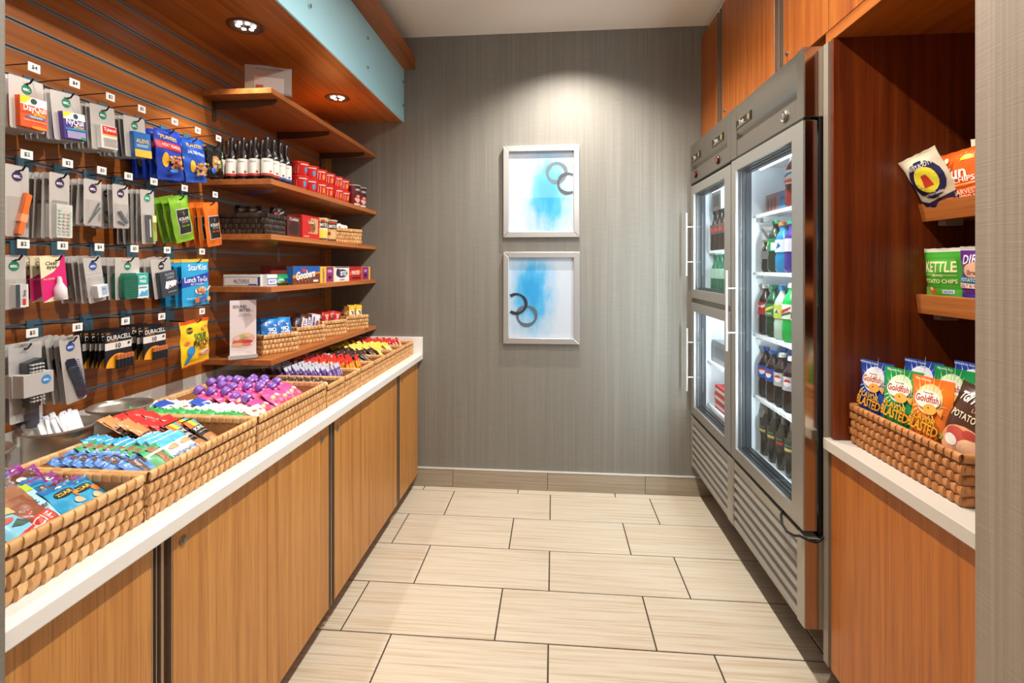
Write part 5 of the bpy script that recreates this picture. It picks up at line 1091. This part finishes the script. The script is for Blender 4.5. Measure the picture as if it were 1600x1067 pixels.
pk('mints_green', .135, .050, .045, '#0f8f5c', [('t', 'mentos', .02, .026, .016, '#2a2f8c', {'mw': .09, 'b': .03}), ('e', -.03, .02, .022, .010, '#9ae0c0'), ('p', [(-.06, .006), (-.05, .04), (-.044, .04), (-.052, .006)], '#20305c')], seed=50, wr=.002, seal=.004, teeth=False)
put('mints_green', 'mint_pack', frame((-1.222, 2.105, Z4 + .0005), *FL), 'glossy green mint roll pack on the fourth shelf', 'mints')
boxk('theatre_box', .262, .086, .03, '#6a3a24', [('p', [(-.131, .043), (.131, .05), (.131, .086), (-.131, .086)], '#1f5aa8'), ('p', [(-.131, .028), (.131, .050), (.131, .058), (-.131, .043)], '#e08a2a'), ('e', -.03, .066, .022, .008, '#d8342a'), ('t', 'Goobers', -.012, .046, .036, '#f6f2ec', {'mw': .20, 'rot': 5, 'b': .03, 'sk': .2}), ('r', .06, .008, .11, .018, '#e8e4dc')] + [('e', -.08 + .03 * k, .014 + .004 * (k % 2), .008, .006, '#9c5c38') for k in range(4)], sops=[('r', -.012, .004, .012, .08, '#1f5aa8')])
put('theatre_box', 'candy_box', frame((-1.195, 2.292, Z4 + .0005), *FL), 'long blue and brown theatre candy box on the fourth shelf', 'candy box')
def cb_(nm, W, base, ops): boxk(nm, W, .084, .05, base, ops)
cb_('cb_yellow', .156, '#e8b844', [('r', -.012, .002, .070, .082, '#8e2a78'), ('t', 'DARK', .028, .060, .014, '#f2dce8', {'mw': .05}), ('e', .028, .026, .02, .010, '#3c1c1c'), ('t', 'RAISINETS', -.045, .04, .016, '#5c2c8a', {'rot': 90, 'mw': .07})])
cb_('cb_white', .196, '#e8e4de', [('e', .0, .045, .075, .024, '#2c3a6c'), ('e', -.05, .055, .022, .018, '#3a3036'), ('t', 'BITES', .02, .045, .024, '#f4f2f4', {'mw': .09, 'b': .03}), ('r', -.09, .078, .09, .083, '#2a2430'), ('r', -.03, .008, .03, .012, '#5a5a6a')])
cb_('cb_red', .186, '#b81c1c', [('p', [(-.09, .03), (.09, .045), (.09, .068), (-.09, .055)], '#d8541c'), ('t', 'MALTED', .0, .048, .022, '#f4e6da', {'mw': .14, 'b': .03}), ('r', -.05, .012, .07, .020, '#3a1414')])
cb_('cb_purple', .14, '#e8b844', [('r', -.066, .002, .040, .082, '#8e2a78'), ('t', 'DARK', -.012, .058, .014, '#f2dce8', {'mw': .05}), ('e', -.012, .028, .022, .012, '#3c1c1c')])
for y, kd, l in [(2.503, 'cb_yellow', 'yellow and purple candy box next to the blue theatre box'), (2.682, 'cb_white', 'white and navy candy box in the middle of the fourth shelf'), (2.876, 'cb_red', 'red candy box with an orange band on the fourth shelf'), (3.042, 'cb_purple', 'yellow and purple candy box at the far end of the fourth shelf')]:
    put(kd, 'candy_box', frame((-1.193, y, Z4 + .0005), *FL), l, 'candy box')
boxk('rear_box', .18, .088, .05, '#7c2a1c', []); put('rear_box', 'candy_box', frame((-1.29, 2.235, Z4 + .0005), *FL), 'dark red candy box behind the blue theatre box', 'candy box')
# fifth shelf: sign and four baskets
Z5 = 1.045
t = thing('shelf_sign', (-1.300, 1.958, Z5), 'clear-footed sign reading Sound Bites on the lowest shelf', 'sign', rz=R(36))
obj('stand', MB().box(-.056, .056, -.024, .030, 0, .006).box(-.056, .056, -.010, -.006, .006, .022).box(-.056, .056, .003, .007, .006, .022).mesh('stand', 'clear'), t)
obj('stand_block', MB().box(-.054, .054, -.008, .006, .002, .018, lin('#c8c4c0')).mesh('stand_block', 'paper'), t)
sg = MB().box(-.049, .049, -.001, .001, .016, .248, lin('#efe6e6'))
obj('sign_card', sg.mesh('sign_card', 'paper'), t)
f5 = [('e', .004, .080, .043, .034, '#f2d8c8'), ('e', .010, .088, .034, .022, '#efb8a0'), ('e', -.006, .072, .034, .014, '#d8705a'), ('e', .014, .074, .022, .008, '#c84a4a'), ('e', -.018, .062, .026, .008, '#eab890'), ('e', .0, .096, .02, .007, '#a8c070'), ('e', .02, .100, .014, .008, '#e8c8a0'), ('e', -.024, .09, .014, .010, '#f0c8b8'), ('e', .012, .062, .018, .005, '#e08a78'),
      ('t', 'SOUND', -.012, .222, .012, '#2c2a2a', {'mw': .05}), ('t', 'BITES...', .012, .207, .012, '#2c2a2a', {'mw': .052}), ('t', 'QUICK AND EASY', .006, .190, .0042, '#4a4646', {'mw': .042}), ('t', 'FOOD FOR THE ROAD', .008, .183, .0042, '#4a4646', {'mw': .048}), ('r', -.01, .174, .032, .1746, '#a8a4a4'), ('r', -.01, .168, .026, .1686, '#a8a4a4'), ('r', .008, .030, .032, .0306, '#8a8686'), ('r', .014, .025, .032, .0256, '#8a8686')]
obj('print', printed(f5, lambda x, y, h: (x, -.001 - h, y)).mesh('print', 'print'), t)
BK5 = [(-1.284, 2.150, 'tan basket of bright blue cookie packets beside the sign', .15), (-1.286, 2.425, 'tan basket of brown and white chocolate bars on the lowest shelf', .145), (-1.286, 2.690, 'tan basket of red wafer packets on the lowest shelf', .145), (-1.262, 2.955, 'tan basket of yellow candy packets at the far end of the lowest shelf', .15)]
for x, y, l, W in BK5: face_basket(x, y, Z5, W + .01, .14, .088, l, 58)
def fillb(cx, cy, lst, z, grp, cat, nm, desc):
    ca, sa = math.cos(R(58)), math.sin(R(58))
    for k, (u, v, kd, rl) in enumerate(lst):
        x = cx + u * ca - v * sa; y = cy + u * sa + v * ca
        put(kd, nm, frame((x, y, z), (ca, sa, 0), (-.10 * sa * 1, .10 * ca, 1), roll=rl + rnd.uniform(-2, 2)), desc % (['left', 'right', 'far left', 'middle', 'far right', 'rear', 'rearmost', 'last'][k]), cat, grp)
fillb(-1.284, 2.150, [(-.034, -.045, 'cookie_blue', -2), (.034, -.038, 'cookie_blue', 2), (-.036, -.015, 'cookie_blue', 3), (.032, -.010, 'cookie_blue', -3), (-.034, .018, 'cookie_blue', 2), (.034, .022, 'cookie_blue', 0), (0, .046, 'cookie_blue', 1)], Z5 + .030, 'blue cookie packets', 'snack packet', 'cookie_packet', 'bright blue cookie packet, %s one in the basket beside the sign')
fillb(-1.286, 2.425, [(-.038, -.040, 'choc_snick', -16), (.036, -.040, 'choc_white', -10), (-.002, -.030, 'choc_snick', -14), (-.04, .0, 'choc_snick', -8), (.04, .0, 'choc_white', -6), (0, .03, 'choc_snick', 5)], Z5 + .030, 'chocolate bars on the lowest shelf', 'chocolate bar', 'chocolate_bar', 'brown and white chocolate bar, %s one in the second shelf basket')
fillb(-1.286, 2.690, [(-.032, -.035, 'choc_red', -8), (.030, -.030, 'choc_red', -12), (-.034, .0, 'choc_red', 4), (.03, .005, 'choc_red', -5), (0, .035, 'choc_red', 3)], Z5 + .026, 'red wafer packets', 'chocolate bar', 'wafer_packet', 'red wafer packet, %s one in the third shelf basket')
fillb(-1.262, 2.955, [(-.022, -.045, 'mm_yellow', -6), (.030, -.042, 'mm_yellow', -7), (-.05, -.03, 'mm_dark', -8), (-.004, -.015, 'mm_yellow', -5), (.04, -.01, 'mm_yellow', -6), (-.03, .012, 'mm_dark', -6), (.012, .03, 'mm_dark', -4)], Z5 + .034, 'yellow candy packets on the lowest shelf', 'candy packet', 'candy_packet', 'yellow and white candy packet, %s one in the fourth shelf basket')
# clear sign stand on the top shelf
t = thing('sign_stand', (-1.232, 2.03, 2.1785), 'clear acrylic sign holder standing on the topmost teak shelf', 'sign', rz=R(22))
obj('acrylic_front', MB().box(-.095, .095, -.006, -.004, 0, .125).mesh('acrylic_front', 'clear'), t)
obj('acrylic_back', MB().box(-.095, .095, .004, .006, 0, .125).box(-.095, .095, -.03, .03, 0, .003).mesh('acrylic_back', 'clear'), t)
obj('sign_card', MB().box(-.092, .092, -.003, .003, .003, .122, lin('#b8aca4')).mesh('sign_card', 'paper'), t)
obj('print', printed([('r', -.055, .004, .062, .075, '#ddd6d6'), ('r', -.05, .006, -.02, .04, '#c8524a'), ('e', -.04, .078, .006, .006, '#d8902a'), ('t', 'ASSISTANCE AVAILABLE HERE', .0, .108, .0055, '#5a504c', {'mw': .12})], lambda x, y, h: (x, -.003 - h, y)).mesh('print', 'print'), t)

# ---------------------------------------------------------------- inside the coolers
def bottle(name, r, h, body, liquid, capc, lab=None, neck=.011, waist=.92, level=.80, ops=None, glass=False):
    pr = [(0, .004), (r * .75, 0), (r, .012), (r, h * .30), (r * waist, h * .36), (r, h * .42), (r, h * .62), (r * .86, h * .72), (r * .5, h * .82), (neck, h * .88), (neck, h * .94)]
    if glass: pr = [(0, .003), (r * .9, 0), (r, .006), (r * .96, h * .45), (r, h * .52), (r * .85, h * .62), (r * .45, h * .76), (neck, h * .86), (neck * .95, h * .95)]
    cl = [lin(liquid) if z0[1] < h * level else lin(body) for z0 in pr[1:]]
    m = MB().lathe(pr, 14, cols=cl)
    cp = MB().lathe([(neck * 1.35, h * .92), (neck * 1.45, h * .925), (neck * 1.45, h * .985), (neck * 1.2, h), (0, h)], 12, cols=[lin(capc)] * 4)
    ps = [('cap', cp.mesh('cap', 'plastic', 40))]
    if lab:
        rr = r * 1.02; S = lambda x, y, hh: (-(rr + hh) * math.cos(x / rr), -(rr + hh) * math.sin(x / rr), y)
        o = [('r', -r * 3.1, h * .40, r * 3.1, h * .645, lab)] + [(q[0], *q[1:]) for q in (ops or [])]
        ps.append(('label', printed(o, S, lift=0.0003, step=.010).mesh('label', 'print', 60)))
    return kind(name, m.mesh('bottle', 'plastic', 40), ps)
bh = .232
sw_ = lambda a, c: [('p', [(-.026, .108), (.026, .130), (.026, .142), (-.026, .122)], a)] + ([('e', 0, .122, .010, .010, c)] if c else [])
pep = [('e', .004, .124, .015, .015, '#f2f2f4'), ('e', .004, .124, .015, .015, '#c8202c', 0, math.pi), ('e', .004, .124, .016, .0045, '#f2f2f4'), ('t', 'pepsi', -.024, .124, .014, '#f2f2f4', {'rot': 90, 'mw': .04})]
bottle('soda_cola', .034, bh, '#3a2a2a', '#1c0f10', '#3a6cc8', '#1f4fb0', ops=pep)
bottle('soda_cola_diet', .034, bh, '#3a2a2a', '#1c0f10', '#e8eaee', '#b9bcc4', ops=[pep[0], pep[1], pep[2], ('t', 'DIET', -.024, .124, .012, '#1f3f8c', {'rot': 90})])
bottle('soda_drp', .034, bh, '#3a2a2a', '#1c0f10', '#eceef0', '#b0282c', ops=sw_('#e8d8d0', '#7c1a20') + [('t', 'Dr', -.004, .132, .012, '#f0e6e2')])
bottle('soda_ginger', .034, bh, '#1f6a4a', '#1a3a22', '#1f9a72', '#1f7a4a', ops=sw_('#d8d84a', None) + [('t', 'GINGER', 0, .106, .008, '#e8e8c0', {'mw': .04})])
bottle('soda_lemon', .034, bh, '#d2e4da', '#b8d6c8', '#2c86d8', '#c8d24a', ops=[('e', 0, .122, .014, .012, '#e8ecd0'), ('p', [(-.010, .114), (.010, .114), (.004, .132)], '#3a8a4a')])
bottle('soda_citrus', .036, bh * 1.06, '#2cc864', '#12b04a', '#e8f0ea', '#e8f0e8', ops=[('p', [(-.026, .112), (.026, .142), (.026, .150), (-.026, .124)], '#c8202c'), ('p', [(-.026, .104), (.026, .120), (.026, .130), (-.026, .112)], '#1a6a3c'), ('t', 'DEW', 0, .130, .016, '#c8202c', {'mw': .04, 'rot': 22})])
bottle('sport_blue', .036, .218, '#2a9ad0', '#1c8cc8', '#e88a4a', '#cfe2ec', neck=.017, ops=[('p', [(-.01, .10), (.012, .112), (.0, .13)], '#2a66b0')])
bottle('sport_purple', .036, .218, '#4a3a9c', '#3c2f8c', '#2f9a7c', '#cfd2e8', neck=.017)
bottle('coffee_small', .028, .150, '#3c3a3c', '#2c2a2c', '#8a8c90', '#7a7c80', neck=.016)
bottle('seltzer_dark', .034, bh, '#3c4a3e', '#26352a', '#1f9a6a', '#1f8a5c', ops=[('r', .006, .098, .024, .132, '#e4eae6'), ('p', [(-.026, .104), (-.004, .128), (-.004, .138), (-.026, .12)], '#c8d84a')])
bottle('juice_red', .036, .235, '#6a3a34', '#7a2a28', '#4a3ac8', '#e8e6e8', neck=.016, ops=[('p', [(-.026, .12), (.026, .138), (.026, .146), (-.026, .13)], '#2a8ac8'), ('p', [(-.026, .10), (.026, .10), (.026, .116), (-.026, .11)], '#e2583a')])
bottle('glass_tall', .031, .250, '#5c564c', '#3c372c', '#3a3c40', '#3c3a34', neck=.011, glass=True, ops=[('r', -.02, .108, .02, .120, '#c8b878'), ('r', -.016, .128, .016, .134, '#4a8a5a')])
bottle('glass_red', .031, .250, '#5c564c', '#3c372c', '#3a3c40', '#3c3a34', neck=.011, glass=True, ops=[('r', -.02, .108, .02, .120, '#b83a34'), ('r', -.016, .128, .016, .134, '#4a8a5a')])
bottle('beer_brown', .030, .235, '#3a2418', '#2a1a12', '#2a2a2e', '#5a4a4a', neck=.011, glass=True, ops=[('e', 0, .12, .016, .012, '#b83a34')])
bottle('beer_green', .030, .235, '#1f7a5a', '#186a4c', '#2a9a6c', '#9ac0b0', neck=.011, glass=True)
YSET = [2.372, 2.288, 2.206, 2.126, 2.046, 1.966, 1.886, 1.826]
def row(zs, kinds, x0, nrow, lbs, shelf, dy=0):
    for j in range(nrow):
        for i, kd in enumerate(kinds):
            if i >= len(YSET): break
            y = YSET[i] + dy - (.0 if j == 0 else .004)
            m = Matrix.Translation((x0 + j * .078, y, zs + .0008)) @ Matrix.Rotation(R(-22 + rnd.uniform(-8, 8)), 4, 'Z').inverted()
            put(kd, 'drink_bottle', m, '%s, %s from the far side, %s row, %s cooler shelf' % (lbs[kd], ['first', 'second', 'third', 'fourth', 'fifth', 'sixth', 'seventh', 'eighth'][i], ['front', 'second', 'third'][j], shelf), 'bottle', 'bottles on the %s shelf of the near cooler' % shelf, sub=(j == 0 or i < 5))
LB = {'soda_cola': 'blue-capped cola bottle', 'soda_cola_diet': 'white-capped diet cola bottle', 'soda_drp': 'white-capped dark soda bottle', 'soda_ginger': 'green ginger ale bottle', 'soda_lemon': 'blue-capped pale lemon soda bottle', 'soda_citrus': 'bright green citrus soda bottle',
      'sport_blue': 'orange-capped blue sports drink', 'sport_purple': 'purple sports drink bottle', 'coffee_small': 'small grey coffee bottle', 'seltzer_dark': 'dark green seltzer bottle', 'juice_red': 'red juice bottle with a purple cap', 'glass_tall': 'cream-labelled glass tea bottle', 'glass_red': 'red-labelled glass tea bottle'}
X1 = .985
row(NZ[3], ['soda_cola', 'soda_cola', 'soda_cola_diet', 'soda_cola_diet', 'soda_cola', 'soda_cola', 'soda_cola', 'soda_cola'], X1, 2, LB, 'fourth')
row(NZ[2], ['soda_drp', 'soda_ginger', 'soda_lemon', 'soda_citrus', 'soda_citrus', 'soda_citrus', 'soda_drp', 'soda_drp'], X1, 2, LB, 'third')
row(NZ[1], ['coffee_small', 'seltzer_dark', 'sport_blue', 'sport_purple', 'sport_blue', 'sport_purple', 'sport_blue', 'sport_blue'], X1 + .005, 2, LB, 'second', dy=-.006)
row(NZ[4], ['glass_tall', 'glass_tall', 'glass_red', 'glass_tall', 'glass_red', 'glass_tall', 'glass_red', 'glass_tall'], X1, 2, LB, 'bottom', dy=-.012)
for i, y in enumerate((2.10, 2.02, 1.94, 1.86)):
    put('juice_red', 'drink_bottle', Matrix.Translation((X1, y, NZ[0] + .0008)) @ Matrix.Rotation(R(20), 4, 'Z'), 'red juice bottle with a purple cap, %s from the far side, top cooler shelf' % ['first', 'second', 'third', 'fourth'][i], 'bottle', 'juice bottles on the top shelf of the near cooler')
boxk('tray', .22, .085, .12, '#8a6a68', [('r', -.106, .004, .106, .081, '#9c7c7c'), ('r', .03, .008, .104, .075, '#4a8ac4'), ('r', .04, .045, .09, .062, '#2a5aa8')] + [('e', -.08 + .035 * k, .04, .014, .03, '#7c3a34') for k in range(3)])
put('tray', 'food_tray', frame((.985, 2.265, NZ[0] + .001), *FR, roll=0), 'clear food tray with brown snacks lying on the top shelf of the near cooler', 'food tray')
for o in []: pass
X2 = .972
for i, (y, kd, z, l) in enumerate([(3.045, 'beer_brown', 1.53, 'brown beer bottle nearest the far side'), (2.968, 'beer_brown', 1.53, 'second brown beer bottle'), (2.89, 'beer_brown', 1.53, 'third brown beer bottle'), (2.81, 'beer_brown', 1.53, 'fourth brown beer bottle'),
        (3.045, 'beer_green', 1.27, 'green beer bottle nearest the far side'), (2.968, 'beer_green', 1.27, 'second green beer bottle'), (2.89, 'beer_green', 1.27, 'third green beer bottle'), (2.81, 'beer_green', 1.27, 'fourth green beer bottle')]):
    put(kd, 'beer_bottle', Matrix.Translation((X2, y, z + .0008)) @ Matrix.Rotation(R(20), 4, 'Z'), l + (' on the upper shelf of the far cooler' if z > 1.4 else ' on the lower shelf behind the upper far door'), 'bottle', 'beer bottles in the far cooler')
boxk('carton4', .16, .11, .12, '#c8c4c0', [('r', -.05, .02, .05, .09, '#8a8684')])
put('carton4', 'food_carton', frame((.955, 2.98, 1.53 + .237), *FR), 'grey carton on top of the brown beer bottles in the far cooler', 'box')
boxk('redbox', .20, .045, .14, '#c8383c', [('r', -.09, .012, .09, .030, '#e8d8d8')])
for k in range(3): put('redbox', 'frozen_box', frame((.955, 2.90 + .01 * (k % 2), .6005 + .0455 * k), *FR), 'flat red food box, %s of three stacked behind the lower far door' % ['bottom', 'middle', 'top'][k], 'box', 'red food boxes')
boxk('greybin', .30, .13, .2, '#b9c0c8', [('r', -.12, .03, .12, .10, '#9aa4b0')])
put('greybin', 'storage_bin', frame((.965, 2.93, .8605), *FR), 'pale grey bin on the upper shelf behind the lower far door', 'bin')

# ---------------------------------------------------------------- the chip niche on the right
def chips(name, W, L, T, base, ops, **kw): return pk(name, W, L, T, base, ops, **kw)
def fish(nm, c, c2):
    rays = []
    for k in range(22):
        a = 2 * math.pi * k / 22; r1, r2 = .030, .072 + .01 * (k % 3)
        rays.append(('p', [(.0 + r1 * math.cos(a - .05), .12 + r1 * math.sin(a - .05) * 1.2), (r2 * math.cos(a) * .7, .12 + r2 * math.sin(a)), (r1 * math.cos(a + .05), .12 + r1 * math.sin(a + .05) * 1.2)], c2))
    rays = [r for r in rays if all(abs(p[0]) < .054 for p in r[1])]
    sh = lambda o: tuple([o[0], [(x, .195 + (y - .12) * .92) for x, y in o[1]], o[2]]) if o[0] == 'p' else (tuple([o[0], o[1], .195 + (o[2] - .12) * .92] + list(o[3:])) if o[0] == 'e' else (tuple([o[0], o[1], o[2], .195 + (o[3] - .12) * .92] + list(o[4:])) if .1 > o[3] - .12 and o[1] not in ('Xplosive Pizza', 'Xtra Cheddar', 'Wild White Cheddar', 'ZING') else o))
    return pk(nm, .112, .262, .072, c, [sh(o) for o in [('e', 0, .132, .036, .040, c2)] + rays + [('e', 0, .132, .034, .024, '#f4efe4'), ('t', 'Pepperidge', 0, .150, .004, '#8a2a20'), ('t', 'Goldfish', 0, .134, .018, '#b8261c', {'mw': .060}), ('e', .012, .106, .018, .014, '#efa94a'), ('p', [(.030, .106), (.044, .118), (.042, .092)], '#efa94a'), ('e', .008, .110, .002, .002, '#5a2a10'),
        ('t', 'FLAVOR', 0, .078, .017, '#2a1810', {'mw': .070, 'b': .05, 'rot': -8}), ('t', 'FLAVOR', 0, .078, .017, '#f0b22a', {'mw': .070, 'b': .02, 'rot': -8}), ('t', 'BLASTED', 0, .054, .026, '#2a1810', {'mw': .086, 'b': .06, 'rot': -8}), ('t', 'BLASTED', 0, .054, .026, '#f0a82a', {'mw': .084, 'b': .025, 'rot': -8}),
        ('t', 'Xplosive Pizza' if c == '#1f9a50' else ('Xtra Cheddar' if c != '#2a4fae' else 'Wild White Cheddar'), -.018, .256, .006, '#f4f4f0', {'mw': .066}), ]], seed=60, wr=.002, taper=.75, seal=.02, nu=10, nv=18, bulge=5, teeth=False)
fish('fish_blue', '#2a4fae', '#e8ecf4'); fish('fish_green', '#1f9a50', '#d8ecc0'); fish('fish_orange', '#ee7a22', '#f8dc9c')
basket((1.105, 1.458, .8665), .435, .29, .125, 5, .0245, 'brown woven basket of snack bags on the short pale worktop', None, R(-90), 'brn', True)
GF = 'fish cracker bags in the niche basket'
for k, (x, y, kd, yaw, l) in enumerate([(1.004, 1.628, 'fish_blue', 0, 'blue fish cracker bag at the far left of the niche basket'), (1.004, 1.512, 'fish_green', 2, 'green fish cracker bag between the blue and orange front bags'), (1.002, 1.398, 'fish_orange', -2, 'orange fish cracker bag in the front of the niche basket'),
        (1.115, 1.590, 'fish_blue', 3, 'blue fish cracker bag right behind the front green one'), (1.115, 1.478, 'fish_green', -3, 'green fish cracker bag behind the orange one'), (1.19, 1.50, 'fish_blue', 0, 'blue fish cracker bag at the back, above the green ones'), (1.195, 1.385, 'fish_green', 4, 'green fish cracker bag at the back, behind the silver bag'), (1.19, 1.29, 'fish_green', 0, 'green fish cracker bag at the back right, half hidden by the jamb')]):
    put(kd, 'cracker_bag', frame((x, y, .874 + (.012 if k > 2 else 0) + (.01 if k > 4 else 0)), *FR, yaw=yaw + 14, lean=2), l, 'snack bag', GF)
pk('silver_back', .135, .235, .05, '#c9c2c0', [('r', -.058, .02, .058, .115, '#4a2c20')] + [('r', -.05, .03 + .012 * k, .05, .035 + .012 * k, '#d8d0c8') for k in range(6)], seed=70, wr=.003, taper=.5, seal=.014, bulge=4)
put('silver_back', 'chip_bag', frame((1.105, 1.325, .882), *FR, yaw=16), 'chip bag turned with its pale silver back to the aisle', 'snack bag')
pk('potato_brown', .150, .205, .05, '#4a2c20', [('t', 'TGI FRIDAYS', .0, .172, .022, '#efe8d8', {'mw': .12, 'sk': .25, 'b': .03}), ('t', 'LOADED', .014, .148, .009, '#c8a070', {'mw': .05}), ('t', 'POTATO CHIPS', .0, .126, .017, '#efe0c0', {'mw': .115}), ('e', .0, .062, .064, .042, '#d89468'), ('e', -.022, .074, .030, .022, '#b84a3c'), ('e', .026, .054, .036, .028, '#e8b890'), ('e', -.030, .060, .020, .014, '#e8e0d8'), ('e', .01, .09, .018, .010, '#a83c30'), ('e', .034, .04, .020, .014, '#f0cfa8'), ('e', -.062, .05, .007, .007, '#9ab04a')], seed=71, wr=.003, seal=.012)
put('potato_brown', 'chip_bag', frame((1.000, 1.302, .935), *FR, yaw=10, roll=-12, lean=14), 'brown potato chip bag leaning out at the right of the niche basket', 'snack bag')
# bags on the slanted shelves
pk('puff_bag', .120, .205, .05, '#e8dcc0', [('e', .0, .122, .052, .062, '#1c1a4a'), ('e', .004, .122, .034, .042, '#e8d83a'), ('t', "PIRATE'S BOOTY", 0, .168, .013, '#efe8d8', {'mw': .078, 'arc': -.12}), ('p', [(-.010, .10), (.018, .10), (.012, .138), (-.004, .138)], '#c8342a'), ('t', 'Aged White Cheddar', 0, .074, .009, '#efe8d8', {'mw': .066}), ('p', [(-.06, .0), (.06, .0), (.06, .062), (-.03, .052), (-.06, .066)], '#2a1c4c'), ('e', .018, .035, .028, .014, '#c87a3a'), ('e', .026, .038, .012, .008, '#e8b870'), ('r', -.052, .02, -.034, .04, '#e8e4e0')], seed=72, wr=.003, seal=.012)
pk('dark_bag', .085, .185, .04, '#241612', [('e', .0, .10, .03, .03, '#3c2418'), ('e', .0, .05, .03, .02, '#5c3a20')], seed=73, wr=.003, seal=.012, sealcol='#241612')
pk('sun_bag', .125, .180, .045, '#ee6a22', [('e', .02, .148, .018, .014, '#f4c83a', 0, math.pi)] + [('p', [(.02 + .022 * math.cos(a), .148 + .017 * math.sin(a)), (.02 + .034 * math.cos(a + .05), .148 + .027 * math.sin(a + .05)), (.02 + .022 * math.cos(a + .1), .148 + .017 * math.sin(a + .1))], '#f4c83a') for a in (.2, .7, 1.2, 1.7, 2.2, 2.7)] + [('t', 'Sun', -.016, .118, .034, '#fbf4ea', {'mw': .062, 'b': .02}), ('t', 'CHIPS', .006, .094, .015, '#fbf4ea', {'mw': .056}), ('r', -.05, .078, .05, .082, '#f8c070'), ('t', 'HARVEST', .0, .058, .015, '#f8dcc0', {'mw': .076}), ('t', 'CHEDDAR', .0, .040, .015, '#f8dcc0', {'mw': .076}), ('e', -.044, .158, .008, .008, '#f8d8b0')], seed=74, wr=.003, seal=.012)
pk('kettle_bag', .128, .185, .045, '#3f9a2a', [('p', [(-.044, .10), (-.040, .150), (.050, .152), (.052, .118), (.02, .126)], '#52a83c'), ('t', 'KETTLE', .0, .128, .032, '#efe6b0', {'w': .100, 'b': .02}), ('t', 'BRAND', 0, .102, .008, '#efe6b0'), ('r', -.05, .1015, -.02, .1025, '#efe6b0'), ('r', .02, .1015, .05, .1025, '#efe6b0'), ('t', 'POTATO CHIPS', .0, .084, .012, '#efe6b0', {'mw': .104}), ('p', [(-.06, .066), (.06, .058), (.06, .0), (-.06, .0)], '#58b032'), ('e', -.022, .056, .013, .011, '#d8542a'), ('e', -.022, .060, .007, .006, '#f0c8a0'), ('r', .012, .046, .044, .058, '#c8d4e8'), ('t', 'NON', .028, .052, .007, '#2a3a6c'), ('t', 'JALAPENO', .0, .022, .014, '#efe6b0', {'mw': .106})], seed=75, wr=.002, seal=.012, sealcol='#d8d4c8')
pk('dirty_bag', .120, .185, .045, '#5c2a7c', [('t', 'DIRTY', .0, .150, .026, '#efe6f0', {'mw': .09, 'rot': 4}), ('e', .0, .118, .036, .024, '#d8a888'), ('t', 'Brand', 0, .112, .012, '#5c2a3c'), ('r', -.06, .082, .06, .098, '#1f7a9c'), ('t', 'POTATO CHIPS', 0, .09, .010, '#efe6f0', {'mw': .1}), ('r', -.06, .066, .06, .080, '#e8d8cc'), ('t', 'SALT & VINEGAR', 0, .073, .009, '#a83a3c', {'mw': .1}), ('r', -.05, .02, .05, .05, '#3a3aa8')], seed=76, wr=.002, seal=.012, sealcol='#c8c4c0')
UZ, LZ = 1.600, 1.307
for x, y, z, kd, yaw, rl, l in [(1.212, 1.602, UZ, 'puff_bag', 12, 13, 'cream and navy puff bag tilted at the left of the upper chip shelf'), (1.275, 1.568, UZ, 'dark_bag', 12, 8, 'dark chip bag behind the orange one on the upper chip shelf'), (1.225, 1.535, UZ, 'sun_bag', 10, 4, 'orange multigrain chip bag on the upper chip shelf'),
        (1.30, 1.585, UZ + .02, 'puff_bag', 12, -3, 'cream puff bag standing behind the tilted one'), (1.31, 1.47, UZ + .03, 'puff_bag', 14, 2, 'cream puff bag behind the orange bag'), (1.24, 1.38, UZ, 'sun_bag', 10, -2, 'orange chip bag hidden behind the doorway jamb'),
        (1.208, 1.618, LZ, 'kettle_bag', 8, 0, 'green jalapeno potato chip bag on the lower chip shelf'), (1.210, 1.492, LZ, 'dirty_bag', 8, -2, 'purple and teal potato chip bag beside the green one'), (1.29, 1.60, LZ + .008, 'kettle_bag', 8, 3, 'green chip bag standing behind the front green one'), (1.29, 1.47, LZ + .008, 'dirty_bag', 8, 3, 'purple chip bag behind the front purple one')]:
    put(kd, 'chip_bag', frame((x, y, z), *FR, yaw=yaw, roll=rl, lean={1.212: -24, 1.225: -10}.get(x, -4 if x < 1.215 else 0)), l, 'snack bag', 'chip bags on the slanted shelves')
